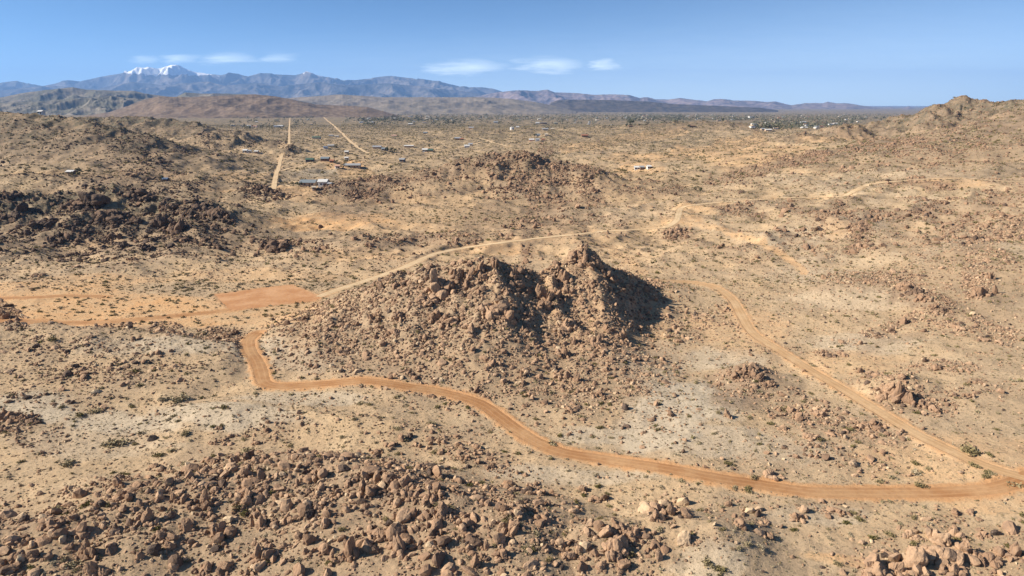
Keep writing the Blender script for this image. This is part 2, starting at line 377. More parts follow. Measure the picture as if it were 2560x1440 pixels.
# ------------------------------------------------------------------ blobs: ellipses given in photo pixels, laid on the ground
def mkblob(px, py, rx, ry, v, ang=0, soft=.5):
    ca, sa = math.cos(R(ang)), math.sin(R(ang))
    X, Y = march([px, px + rx * ca, px - rx * ca, px - ry * sa, px + ry * sa], [py, py + rx * sa, py - rx * sa, py + ry * ca, py - ry * ca])
    A = np.array([[(X[1] - X[2]) / 2, (X[3] - X[4]) / 2], [(Y[1] - Y[2]) / 2, (Y[3] - Y[4]) / 2]])
    s = np.hypot(A[0, 1], A[1, 1]); lim = 6 * math.hypot(A[0, 0], A[1, 0]) + 12
    if s > lim: A[:, 1] *= lim / s
    return (X[0], Y[0], np.linalg.inv(A), v, soft, np.abs(A).sum() * 1.6)
def blobf(B, x, y, wob=.45, sc_=1.0, seed=3):
    out = np.zeros(x.shape)
    for (cx, cy, Ai, v, soft, rad) in B:
        m = (np.abs(x - cx) < rad) & (np.abs(y - cy) < rad)
        if not m.any(): continue
        dx = x[m] - cx; dy = y[m] - cy
        a = Ai[0, 0] * dx + Ai[0, 1] * dy; b = Ai[1, 0] * dx + Ai[1, 1] * dy
        r = np.sqrt(a * a + b * b) + wob * fbm(a * 1.7 + cx, b * 1.7, 3, seed)
        out[m] = np.maximum(out[m], v * sst(1 + soft * .5, 1 - soft * .5, r))
    return out
ROCKB = [mkblob(*b) for b in [
 # px py rx ry density angle
 (420,1340,330,95,1.9,-14),(690,1190,170,60,1.9,-6),(800,1290,260,80,1.5,0),(1000,1190,90,40,1.6,18),(700,1400,340,60,1.5,0),
 (1080,1270,150,50,1.6,18),(1140,1400,170,60,1.5,0),(950,1400,150,60,1.5,0),(1540,1380,190,75,1.5,0),(1660,1278,60,32,2.0,0),(1340,1238,90,30,1.5,10),(1360,1290,60,30,1.0,0),
 (1850,1290,90,30,.9,10),(1760,1350,70,30,1.0),(2340,1370,200,90,.8,0),(2170,1400,70,50,1.2,0),(2540,1380,50,80,1.2,0),(2100,1270,120,22,.9,0),(2230,1250,80,15,.7,0),
 (120,1400,160,80,1.1,0),(40,1290,90,60,.8,0),(1190,1140,110,32,1.4,12),(1080,1090,120,35,.8,8),(690,1075,90,30,1.1,-20),(560,1105,40,22,1.1),(330,1100,60,18,.6),
 (100,1095,70,40,1.0,0),(30,1055,60,26,2.2,0),(20,800,45,26,2.2,20),(200,870,230,34,.7,0),(250,930,280,40,.7,0),(150,990,180,35,.6,0),(560,846,75,18,2.2,4),(420,828,60,10,1.4,8),(280,820,60,8,1.2),(230,940,120,30,1.1,0),
 (1300,900,360,120,1.3,0),(1450,960,200,70,1.6,0),(1080,800,230,110,1.9,0),(850,790,120,50,1.9,-25),(1300,780,240,110,1.9,0),(1500,860,160,60,2.0,35),(1480,740,160,90,1.7,0),(1600,720,70,40,1.3,35),
 (1640,820,150,60,.9,0),(1780,800,100,40,.5,0),(1000,920,200,50,.9,0),(1250,1000,200,40,.6,0),(1560,1030,160,40,.5),
 (1865,960,90,45,1.2,0),(1960,990,80,30,.9,20),(2020,1040,110,40,1.5,15),(2160,1080,110,35,1.6,10),(2100,1140,160,40,.8,10),(1940,1160,90,20,.5),
 (2250,985,70,50,2.2,0),(2340,1010,50,35,1.6,0),(2200,940,90,20,.9),(2360,915,90,16,1.6,5),(2480,970,100,24,.8,5),(2430,985,60,15,.6),
 (2440,820,110,30,1.6,15),(2330,745,90,26,1.7,30),(2240,710,100,24,1.8,8),(2130,700,90,16,1.0),(2440,690,40,60,1.8,0),(2480,640,60,24,1.2),(2500,580,80,30,.9,0),(2270,800,70,16,1.5,-20),(2200,830,50,16,1.4,-10),
 (2080,885,40,10,1.6),(2140,855,40,10,.8),(2380,640,160,90,.35,0),(1950,880,80,22,.4)]]
ROCKFAR = [mkblob(*b) for b in [   # per m2, bigger rocks, D > 280
 (70,540,160,55,.5,5),(250,540,220,60,.55,10),(430,545,140,45,.6,20),(540,560,60,26,.5,20),(300,620,330,30,.22,0),(480,625,120,16,.3),(690,610,60,16,.6),(760,620,60,14,.3,0),(100,600,180,30,.3,0),(620,590,60,20,.2,0),
 (1690,585,35,15,.9,0),(1130,590,140,16,.18,0),(980,600,60,14,.3,0),(1370,560,90,14,.2,0),(1420,515,90,10,.2),(1300,560,40,10,.3),
 (2150,590,34,38,.55,0),(2040,580,60,24,.2),(2270,540,60,16,.3),(2200,545,40,16,.3),(2440,530,110,24,.25,-10),(2380,505,60,14,.25),(1840,525,60,14,.25),(2120,530,30,12,.3),(2020,530,30,12,.25),
 (2420,610,120,50,.25,0),(2500,500,60,22,.2)]]
ROCKVF = [mkblob(*b) for b in [    # D > 480
 (650,468,55,14,.35,8),(420,470,160,16,.10,0),(700,485,50,7,.3,10),(200,455,120,12,.06),
 (880,462,75,20,.22,-8),(980,440,60,10,.12,-8),(1200,420,120,9,.12,-12),(1310,382,60,5,.3,5),(1380,405,90,16,.10,12),(1430,415,60,14,.22,20),(1230,445,130,14,.08),(1180,400,60,5,.12,-12),(1130,470,60,8,.06,0),
 (1420,428,16,6,.4,10),(1500,440,30,8,.15,30),
 (2040,400,42,14,.28,0),(1990,395,50,10,.15,0),(2250,365,95,16,.16,5),(2180,350,40,8,.1),(1900,418,60,12,.10,-35),(1850,445,60,8,.05),(2180,395,100,16,.03),(2110,425,20,8,.12),(1810,408,30,6,.06),
 (110,330,110,20,.055,5),(130,360,60,14,.06),(300,320,90,12,.09,15),(370,350,80,13,.13,25),(440,370,40,10,.15,25),(60,320,60,10,.04),(200,345,50,14,.05,30),
 (510,338,28,7,.16,5),(600,335,40,7,.03),(630,358,16,6,.15,10),(660,352,30,5,.12,25),(700,355,26,4,.12,10),(480,386,14,4,.1),
 (2430,290,60,22,.012,0),(2500,260,60,8,.015,0),(2420,300,14,7,.08),(2470,302,10,6,.08),(2430,246,14,4,.06),(2540,345,10,4,.08)]]
SANDB = [mkblob(*b) for b in [
 (200,760,330,40,.85),(330,790,330,26,.9),(60,720,250,22,.7),(250,700,160,14,.5),(640,800,200,22,.6),(700,760,140,34,.55),(820,560,180,16,1.0),(860,545,120,14,.9),(640,690,200,22,.35),
 (1000,560,200,20,.4),(1460,640,150,30,.35),(1250,630,120,18,.5),(1750,520,60,14,.5),(2100,570,60,24,.4),(1400,430,300,60,.25),(1850,380,160,14,.55),(1600,400,100,16,.5),(1850,830,120,60,.35),(2100,900,140,30,.3),
 (2400,1150,260,70,.35),(2100,1400,100,14,.6,8),(900,640,140,18,.4),(560,480,120,10,.3),(620,440,90,12,.4),(900,440,60,20,.5),(860,410,50,10,.8),(740,470,60,12,.6),(360,430,120,16,.4),(120,435,160,8,.35),
 (2330,455,120,8,.5),(1730,545,24,10,.7),(1630,430,40,8,.5),(1380,600,200,12,.3),(2500,1260,160,26,.4),(700,960,60,8,.5)]]
PALEB = [mkblob(*b) for b in [
 (560,1030,180,30,.8),(300,1060,150,30,.8),(80,1020,110,40,.9),(430,860,120,20,.8),(640,870,90,24,.6),(300,870,120,20,.5),(760,1000,160,16,.7),(760,900,90,30,.5),(1720,1000,150,50,1.0),(1650,1080,120,50,.9),(1800,900,110,26,.7),
 (1800,1100,150,40,.6),(1500,1090,110,24,.7),(1450,1190,200,20,.6),(2000,1130,120,30,.4),(1780,1400,100,50,.6),(2150,860,140,26,.5),(2140,750,180,30,.35),(1330,1180,120,18,.6),(2050,690,150,20,.35),(1640,900,90,50,.5),
 (1500,540,130,26,.35),(1620,530,60,14,.4),(2150,560,90,24,.3),(1980,600,90,30,.4),(1330,470,120,20,.3),(230,1110,200,40,.4),(2050,1290,130,24,.5),(700,430,70,12,.3),(800,435,50,12,.6),(1950,440,60,14,.3),(2120,470,60,10,.3)]]
BROWNB = [mkblob(*b) for b in [
 (1200,800,420,140,.55),(1450,870,260,110,.5),(300,560,380,70,.7),(80,560,180,60,.6),(880,462,90,26,.7),(1400,420,140,30,.5),(1200,420,160,14,.5),(1860,955,95,50,.9),(120,345,200,45,.6),(380,350,130,26,.8),
 (2050,400,70,20,.6),(2250,365,110,20,.6),(600,460,120,20,.5),(510,340,50,12,.7),(640,355,100,14,.5),(2300,560,300,60,.35),(2400,700,200,100,.35),(700,600,200,26,.45),(1000,600,220,26,.35),(1400,515,160,14,.4),(2430,300,160,40,.3),
 (450,470,300,16,.45),(900,500,180,16,.3),(1700,590,50,20,.7),(300,440,220,26,.3),(500,400,120,14,.5),(620,400,200,30,.2)]]
def chain(pts, w, v, asp=.6):
    P = spline(pts, 6); seg = np.hypot(*np.diff(P, axis=0).T); q = np.r_[0, np.cumsum(seg)]; m = max(2, int(q[-1] / (w * .9)))
    t = np.linspace(0, q[-1], m); X = np.interp(t, q, P[:, 0]); Y = np.interp(t, q, P[:, 1])
    return [mkblob(a, b, w, w * asp, v) for a, b in zip(X, Y)]
BROWNC = []; ROCKC = []
for pts, w, v, rk in [
 ([(2300,352),(2230,362),(2150,372),(2107,382)], 26, .9, .5), ([(2075,388),(2040,395),(1990,408)], 22, 1, .9), ([(1960,410),(1900,425),(1840,440),(1780,455)], 20, .8, .35),
 ([(2190,318),(2240,312),(2290,300)], 22, .7, .04), ([(2330,285),(2390,270),(2440,262),(2540,262)], 22, .8, .06), ([(2440,300),(2500,320),(2540,350)], 22, .7, .05), ([(2390,300),(2330,330),(2260,340)], 18, .6, .05),
 ([(1810,520),(1850,525),(1898,540)], 22, .8, .35), ([(1966,520),(2040,530),(2125,528)], 18, .8, .4), ([(2180,545),(2150,575),(2150,600),(2130,620)], 24, 1, .7), ([(2240,458),(2300,455),(2374,470)], 20, .8, .3), ([(2350,512),(2290,530),(2240,552)], 24, .85, .4),
 ([(2560,480),(2480,510),(2420,545),(2360,590)], 26, .8, .35), ([(2560,560),(2480,590),(2420,620)], 24, .75, .3), ([(2400,640),(2450,690),(2487,748)], 24, .8, .5), ([(2170,700),(2240,712),(2310,745),(2370,785)], 20, .9, .6),
 ([(2060,640),(1990,600),(1950,575)], 18, .6, .2), ([(1700,470),(1620,478),(1560,470)], 18, .5, .12), ([(1560,560),(1480,545),(1400,560),(1330,565)], 18, .6, .2), ([(1500,505),(1420,508),(1340,520)], 16, .6, .15), ([(1180,590),(1100,595),(1000,602),(900,600)], 20, .7, .25),
 ([(1480,440),(1420,415),(1340,388),(1260,395)], 16, .8, .25), ([(1230,410),(1150,425),(1050,445),(960,465)], 16, .8, .22), ([(1200,470),(1120,480),(1040,490)], 14, .5, .1), ([(860,470),(900,455),(960,450)], 22, 1, .4),
 ([(1750,600),(1820,640),(1900,665),(1960,700)], 16, .45, .1), ([(2300,840),(2220,850),(2160,880)], 18, .5, .3)]:
    BROWNC += chain(pts, w, v); ROCKC += chain(pts, w * .8, rk)
BROWNB += [mkblob(*b) for b in [(2400,300,220,45,.95),(2300,345,200,35,.7),(2150,400,200,26,.55),(2450,420,160,34,.5),(2440,540,150,40,.45),(2130,330,60,14,.6)]]
BROWNB += BROWNC; ROCKFAR += ROCKC; ROCKVF += [(a, b, A_, v * .35, sf, rr_) for a, b, A_, v, sf, rr_ in ROCKC]
for pts, w, v in [([(2560,430),(2460,440),(2360,425),(2250,440),(2150,445),(2060,460)], 22, .5), ([(2330,500),(2250,490),(2180,500)], 16, .5), ([(1980,560),(2060,560),(2110,575)], 18, .4), ([(2240,640),(2160,660),(2060,640),(1990,660)], 22, .5), ([(1950,690),(2030,700),(2110,690)], 26, .5), ([(2560,640),(2480,590),(2380,600),(2300,650)], 18, .45), ([(1560,520),(1640,515),(1690,500)], 16, .4), ([(1340,480),(1400,470),(1480,475)], 18, .4), ([(1850,600),(1800,570),(1740,560)], 18, .4)]:
    PALEB += chain(pts, w, v * .5)
for pts, w, v in [([(1900,350),(1800,370),(1700,380),(1600,410),(1560,430)], 26, .6), ([(1700,330),(1560,350),(1420,370)], 22, .45), ([(1660,545),(1760,560),(1880,600),(1960,640),(2010,680)], 12, .6), ([(1480,600),(1560,640),(1600,680)], 20, .4), ([(700,480),(820,500),(960,500),(1080,510)], 18, .4), ([(2000,350),(2100,345),(2180,340)], 14, .5)]:
    SANDB += chain(pts, w, v)
DARKB = [mkblob(*b) for b in [(480,300,260,14,.3),(360,320,180,18,.2)]]

# ------------------------------------------------------------------ mesh helpers
def mesh_np(name, V, Fc, attrs=None, smooth=False, mat=None, mats=None, midx=None):
    me = bpy.data.meshes.new(name); V = np.asarray(V, np.float32); Fc = np.asarray(Fc, np.int32); k = Fc.shape[1]
    me.vertices.add(len(V)); me.vertices.foreach_set('co', V.ravel())
    me.loops.add(Fc.size); me.loops.foreach_set('vertex_index', Fc.ravel())
    me.polygons.add(len(Fc)); me.polygons.foreach_set('loop_start', np.arange(0, Fc.size, k, dtype=np.int32))
    me.polygons.foreach_set('loop_total', np.full(len(Fc), k, np.int32))
    me.polygons.foreach_set('use_smooth', np.full(len(Fc), smooth, bool))
    for m in (mats or ([mat] if mat else [])): me.materials.append(m)
    if midx is not None: me.polygons.foreach_set('material_index', np.asarray(midx, np.int32))
    me.update(calc_edges=True)
    for an, (ty, data) in (attrs or {}).items():
        at = me.attributes.new(an, ty, 'POINT')
        at.data.foreach_set('color' if ty == 'FLOAT_COLOR' else 'value', np.asarray(data, np.float32).ravel())
    return me
def ob(name, me, parent=None, **props):
    o = bpy.data.objects.new(name, me); C.objects.link(o)
    if parent: o.parent = parent
    for k, v in props.items(): o[k] = v
    return o

# ------------------------------------------------------------------ materials
def newmat(name, rough=.95, spec=.1):
    m = bpy.data.materials.new(name); m.use_nodes = True; t = m.node_tree
    p = t.nodes['Principled BSDF']; p.inputs['Roughness'].default_value = rough; p.inputs['Specular IOR Level'].default_value = spec
    return m, t, p
def noise(t, scale, detail=3, rough=.55, vec=None, w=None):
    n = t.nodes.new('ShaderNodeTexNoise'); n.inputs['Scale'].default_value = scale; n.inputs['Detail'].default_value = detail; n.inputs['Roughness'].default_value = rough
    if vec is not None: t.links.new(vec, n.inputs['Vector'])
    return n.outputs[0]
def ramp(t, fac, a, b):
    n = t.nodes.new('ShaderNodeMapRange'); n.interpolation_type = 'SMOOTHSTEP'
    n.inputs[1].default_value = a; n.inputs[2].default_value = b; t.links.new(fac, n.inputs[0]); return n.outputs[0]
def coords(t, kind='Object'):
    return t.nodes.new('ShaderNodeTexCoord').outputs[kind]

def ground_mat():
    m, t, p = newmat('desert_soil')
    g = t.nodes.new('ShaderNodeNewGeometry').outputs['Position']
    at = t.nodes.new('ShaderNodeAttribute'); at.attribute_name = 'soil'
    sp = t.nodes.new('ShaderNodeSeparateColor'); t.links.new(at.outputs['Color'], sp.inputs[0])
    a2 = t.nodes.new('ShaderNodeAttribute'); a2.attribute_name = 'scrub'
    n1 = noise(t, .035, 5, .6, g); n2 = noise(t, .22, 4, .6, g); n3 = noise(t, 1.3, 3, .6, g); n4 = noise(t, 4.5, 3, .7, g)
    c = mixc(t, ramp(t, n1, .35, .65), (.555, .388, .228), (.46, .330, .208))
    c = mixc(t, mth(t, 'MULTIPLY', ramp(t, n2, .45, .75), .5), c, (.61, .46, .29))
    c = mixc(t, sp.outputs[1], c, mixc(t, ramp(t, n2, .3, .7), (.53, .445, .33), (.60, .50, .37)))
    c = mixc(t, sp.outputs[0], c, mixc(t, ramp(t, n2, .3, .7), (.62, .345, .155), (.60, .385, .20)))
    c = mixc(t, mth(t, 'MULTIPLY', sp.outputs[2], mth(t, 'ADD', .55, mth(t, 'MULTIPLY', n3, .6))), c, (.27, .18, .12))
    # dry tufts and gravel: darker flecks
    fl = mth(t, 'MULTIPLY', ramp(t, n3, .54, .64), .5)
    c = mixc(t, fl, c, (.19, .155, .10))
    fl2 = mth(t, 'MULTIPLY', ramp(t, n4, .54, .62), .5)
    c = mixc(t, fl2, c, (.20, .16, .115))
    c = mixc(t, mth(t, 'MULTIPLY', ramp(t, n4, .45, .34), .3), c, (.58, .47, .34))
    # far scrub cover
    n5 = noise(t, .16, 3, .7, g); n6 = noise(t, .045, 4, .65, g)
    cov = mth(t, 'MULTIPLY', a2.outputs['Fac'], mth(t, 'ADD', .25, mth(t, 'MULTIPLY', mth(t, 'ADD', ramp(t, n5, .38, .62), ramp(t, n6, .35, .65)), .45)), clamp=True)
    c = mixc(t, cov, c, (.098, .089, .062))
    a3 = t.nodes.new('ShaderNodeAttribute'); a3.attribute_name = 'bank'
    c = mixc(t, mth(t, 'MULTIPLY', a3.outputs['Fac'], .85), c, mixc(t, n3, (.40, .21, .10), (.52, .29, .14)))
    t.links.new(c, p.inputs['Base Color'])
    b = t.nodes.new('ShaderNodeBump'); b.inputs['Strength'].default_value = .6; b.inputs['Distance'].default_value = .25
    t.links.new(mth(t, 'ADD', n3, mth(t, 'MULTIPLY', n4, .5)), b.inputs['Height']); t.links.new(b.outputs[0], p.inputs['Normal'])
    return m
def rock_mat():
    m, t, p = newmat('granite')
    g = t.nodes.new('ShaderNodeNewGeometry').outputs['Position']
    at = t.nodes.new('ShaderNodeAttribute'); at.attribute_name = 'tint'
    n1 = noise(t, 1.1, 4, .6, g); n2 = noise(t, 5, 3, .6, g)
    cr = t.nodes.new('ShaderNodeValToRGB'); e = cr.color_ramp.elements
    e[0].position = 0; e[0].color = (.085, .062, .05, 1); e[1].position = 1; e[1].color = (.54, .41, .265, 1)
    for ps, cl in ((.25, (.27, .168, .105)), (.5, (.365, .235, .148)), (.75, (.45, .305, .195))):
        q = e.new(ps); q.color = (*cl, 1)
    t.links.new(at.outputs['Fac'], cr.inputs[0])
    c = mixc(t, mth(t, 'MULTIPLY', ramp(t, n1, .45, .66), .5), cr.outputs[0], (.17, .12, .09))
    c = mixc(t, mth(t, 'MULTIPLY', ramp(t, n2, .55, .7), .35), c, (.42, .32, .23))
    t.links.new(c, p.inputs['Base Color'])
    b = t.nodes.new('ShaderNodeBump'); b.inputs['Strength'].default_value = .7; b.inputs['Distance'].default_value = .2
    t.links.new(mth(t, 'ADD', n1, mth(t, 'MULTIPLY', n2, .5)), b.inputs['Height']); t.links.new(b.outputs[0], p.inputs['Normal'])
    return m
def shrub_mat():
    m, t, p = newmat('desert_scrub_leaf')
    at = t.nodes.new('ShaderNodeAttribute'); at.attribute_name = 'tint'
    cr = t.nodes.new('ShaderNodeValToRGB'); e = cr.color_ramp.elements
    e[0].position = 0; e[0].color = (.15, .13, .05, 1); e[1].position = 1; e[1].color = (.40, .32, .21, 1)
    for ps, cl in ((.3, (.25, .20, .105)), (.5, (.34, .28, .17)), (.7, (.41, .34, .24)), (.85, (.40, .29, .19))):
        q = e.new(ps); q.color = (*cl, 1)
    t.links.new(at.outputs['Fac'], cr.inputs[0]); t.links.new(cr.outputs[0], p.inputs['Base Color'])
    return m
def plainmat(name, col, rough=.8, var=.15, scale=1.0, metal=0):
    m, t, p = newmat(name, rough, .3)
    n = noise(t, scale, 4, .6, coords(t)); k = tuple(c * (1 - var) for c in col); k2 = tuple(min(1, c * (1 + var)) for c in col)
    t.links.new(mixc(t, n, k, k2), p.inputs['Base Color']); p.inputs['Metallic'].default_value = metal
    return m
def road_mat(name, a, b, edge):
    m, t, p = newmat(name)
    g = t.nodes.new('ShaderNodeNewGeometry').outputs['Position']
    at = t.nodes.new('ShaderNodeAttribute'); at.attribute_name = 'across'
    n1 = noise(t, .12, 5, .6, g); n2 = noise(t, 1.1, 4, .65, g)
    c = mixc(t, ramp(t, n1, .35, .65), a, b)
    c = mixc(t, mth(t, 'MULTIPLY', ramp(t, n2, .45, .7), .35), c, tuple(x * .72 for x in a))
    # pale wheel tracks and loose edges
    d = mth(t, 'ABSOLUTE', mth(t, 'SUBTRACT', mth(t, 'ABSOLUTE', at.outputs['Fac']), .38))
    c = mixc(t, mth(t, 'MULTIPLY', ramp(t, d, .16, .03), .22), c, tuple(min(1, x * 1.45) for x in b))
    c = mixc(t, mth(t, 'MULTIPLY', ramp(t, mth(t, 'ADD', mth(t, 'ABSOLUTE', at.outputs['Fac']), mth(t, 'MULTIPLY', n2, .35)), .95, 1.25), .6), c, edge)
    t.links.new(c, p.inputs['Base Color'])
    bb = t.nodes.new('ShaderNodeBump'); bb.inputs['Strength'].default_value = .5; bb.inputs['Distance'].default_value = .12
    t.links.new(n2, bb.inputs['Height']); t.links.new(bb.outputs[0], p.inputs['Normal'])
    return m
M_GROUND = ground_mat(); M_ROCK = rock_mat(); M_SHRUB = shrub_mat()
M_ROAD = {'orange': road_mat('graded_orange_earth', (.34, .17, .075), (.43, .255, .13), (.33, .19, .10)),
          'tan': road_mat('graded_tan_earth', (.45, .28, .145), (.53, .36, .205), (.42, .285, .17)),
          'pale': road_mat('pale_dirt', (.52, .37, .215), (.60, .45, .28), (.46, .34, .21))}

tick('setup')
# ------------------------------------------------------------------ the ground sheet
def grid_faces(nr, nc):
    i = np.arange(nr * nc).reshape(nr, nc)
    return np.stack([i[:-1, :-1], i[:-1, 1:], i[1:, 1:], i[1:, :-1]], -1).reshape(-1, 4)
def build_ground():
    ratio = .0036 / QUAL
    ys = [-400, -250, -120, -40, 0, 25, 45, 58]
    y = 62.0
    while y < 60000:
        ys.append(y); y *= 1 + (ratio if y < 3000 else ratio * 5)
    ys = np.array(ys); us = np.linspace(-.93, .93, int(1250 * QUAL))
    us = np.r_[-1.6, -1.3, -1.1, us, 1.1, 1.3, 1.6]
    half = np.maximum(ys, 0) + 26
    X = us[None, :] * half[:, None]; Y = np.repeat(ys[:, None], len(us), 1)
    z, hh, d, flat, rd, ro, pd = height(X, Y, True)
    sand = blobf(SANDB, X, Y); pale = blobf(PALEB, X, Y, seed=5); brown = blobf(BROWNB, X, Y, seed=7)
    rock = np.minimum(blobf(ROCKB, X, Y, seed=8), 1.5) / 1.5
    brown = np.maximum(brown, rock * .5); brown = np.maximum(brown, .75 * np.clip(d['fore'] / 3.5, 0, 1) * (X < 12)); brown = np.maximum(brown, .55 * np.clip(d['main'] / 8, 0, 1)); brown = np.maximum(brown, (.95 * sst(5, 24, hh) - .25 * np.clip(fbm(X / 45, Y / 45, 3, 86) * 2, 0, 1)) * (Y > 400))
    cvx = convex(X, Y); brown = brown * np.clip(1.15 - .5 * sst(0, -1.2, cvx), 0, 1); nf = sst(120, 260, Y) * (1 - sst(3000, 4500, Y)) * (1 - flat)
    brown = np.maximum(brown, nf * .7 * sst(.15, 1.1, cvx + .5 * fbm(X / 25, Y / 25, 3, 78))); pale = np.maximum(pale, nf * .2 * sst(-.5, -1.6, cvx)); sand = np.maximum(sand, nf * .45 * sst(-.3, -1.5, cvx + .6 * fbm(X / 70, Y / 70, 3, 79)))
    bank = sst(1.9, .2, rd + 1.3 * fbm(X / 2.5, Y / 2.5, 3, 93))
    sand = np.maximum(sand * (.95 + .5 * fbm(X / 18, Y / 18, 3, 95)), bank * (.25 + .75 * ro))
    bank = np.maximum(bank, .9 * sst(2.2, 0, pd + fbm(X / 2, Y / 2, 2, 94))); ro = np.where(pd < 6, .8, ro); pale = pale * (1 - bank)
    brown = brown * (1 - .7 * bank)
    scrub = .18 + .14 * sst(250, 600, Y) + .12 * sst(900, 1500, Y) + .85 * sst(1800, 2500, Y) * (1 - .0 * sst(7000, 12000, Y))
    scrub = scrub + .3 * blobf(DARKB, X, Y) - .25 * sand
    scrub = scrub + .22 * fbm(X / 60, Y / 60, 4, 97) * sst(300, 600, Y) + .25 * fbm(X / 240, Y / 420, 3, 99) * sst(1500, 2500, Y)
    scrub = scrub + .5 * np.clip(d['lefthill'] / 8, 0, 1) + .12 * sst(300, 420, Y) + .42 * sst(14, 40, hh) * (1 - .5 * np.clip(fbm(X / 50, Y / 50, 3, 88) * 2, 0, 1)); kk = sst(900, 1400, Y) * (1 - sst(1500, 1900, Y)) * sst(500, 250, X) * sst(-700, -500, X)
    scrub = np.clip(scrub + .15 * kk, 0, 1)
    soil = np.stack([np.clip(sand, 0, 1), np.clip(pale, 0, 1) * .9, np.clip(brown, 0, 1), np.ones_like(sand)], -1)
    V = np.stack([X, Y, z], -1).reshape(-1, 3)
    me = mesh_np('ground', V, grid_faces(*X.shape), {'bank': ('FLOAT', (bank * ro).ravel()), 'soil': ('FLOAT_COLOR', soil.reshape(-1, 4)), 'scrub': ('FLOAT', scrub.ravel())}, True, M_GROUND)
    ob('ground', me, kind='structure', label='rolling tan desert ground of hills, flats and gullies')
build_ground()

tick('ground')
# roads and the graded pad
for r in ROADS:
    P = r['P']; z = r['z']; T = np.gradient(P, axis=0); T /= np.hypot(T[:, 0], T[:, 1])[:, None] + 1e-9
    Nn = np.stack([-T[:, 1], T[:, 0]], 1); nc = 9; a = np.linspace(-1, 1, nc); hw = r['w'] / 2
    wb = np.stack([1 + .30 * fbm(P[:, 0] / 6, P[:, 1] / 6, 3, 3 + q) for q in (0, 50)], 1); wv = np.where(a[None] < 0, wb[:, :1], wb[:, 1:]) * hw + .12
    X = P[:, 0, None] + Nn[:, 0, None] * a * wv; Y = P[:, 1, None] + Nn[:, 1, None] * a * wv
    Z = z[:, None] + .05 + (.12 * sst(260, 340, P[:, 1]) if P[:, 1].mean() < 450 else np.full(len(P), .3))[:, None] - .04 * np.abs(a) ** 4 + .03 * pn(X / 1.5, Y / 1.5, 8)
    me = mesh_np(r['name'], np.stack([X, Y, Z], -1).reshape(-1, 3), grid_faces(*X.shape), {'across': ('FLOAT', np.repeat(a[None], len(P), 0))}, True, M_ROAD[r['tone']])
    ob(r['name'], me, kind='structure')
def polyfill(name, P, z, mat, inset=0):
    cx, cy = P.mean(0); n = len(P); rings = 14; V = []; 
    Q = []
    for i in range(n):
        for t in np.linspace(0, 1, 8, endpoint=False): Q.append(P[i] * (1 - t) + P[(i + 1) % n] * t)
    Q = np.array(Q); Q += .35 * np.stack([pn(Q[:, 0] / 1.5, Q[:, 1] / 1.5, 1), pn(Q[:, 0] / 1.5, Q[:, 1] / 1.5, 2)], 1)
    m = len(Q); V = [[cx + (q[0] - cx) * k / rings, cy + (q[1] - cy) * k / rings, 0] for k in range(1, rings + 1) for q in Q]
    V = np.array(V); V[:, 2] = z(V[:, 0], V[:, 1]) + .03 * pn(V[:, 0] / 2, V[:, 1] / 2, 4); Fq = []
    for k in range(rings - 1):
        for i in range(m): Fq.append([k * m + i, k * m + (i + 1) % m, (k + 1) * m + (i + 1) % m, (k + 1) * m + i])
    V = np.vstack([V, [[cx, cy, float(z(np.array([cx]), np.array([cy]))[0])]]]); c = len(V) - 1
    for i in range(m): Fq.append([c, i, (i + 1) % m, c])
    Fq = np.array(Fq)
    me = bpy.data.meshes.new(name); me.from_pydata(V.tolist(), [], [list(f) if f[3] != c else list(f[:3]) for f in Fq.tolist()]); me.materials.append(mat)
    at = me.attributes.new('across', 'FLOAT', 'POINT'); me.update()
    if me.polygons[0].normal.z < 0: me.flip_normals()
    return ob(name, me, kind='structure')
M_PAD = road_mat('graded_pad_earth', (.43, .215, .10), (.54, .31, .165), (.47, .26, .14))
polyfill('graded_dirt_pad', PAD, lambda x, y: padz(x, y) + .04, M_PAD)

tick('roads')
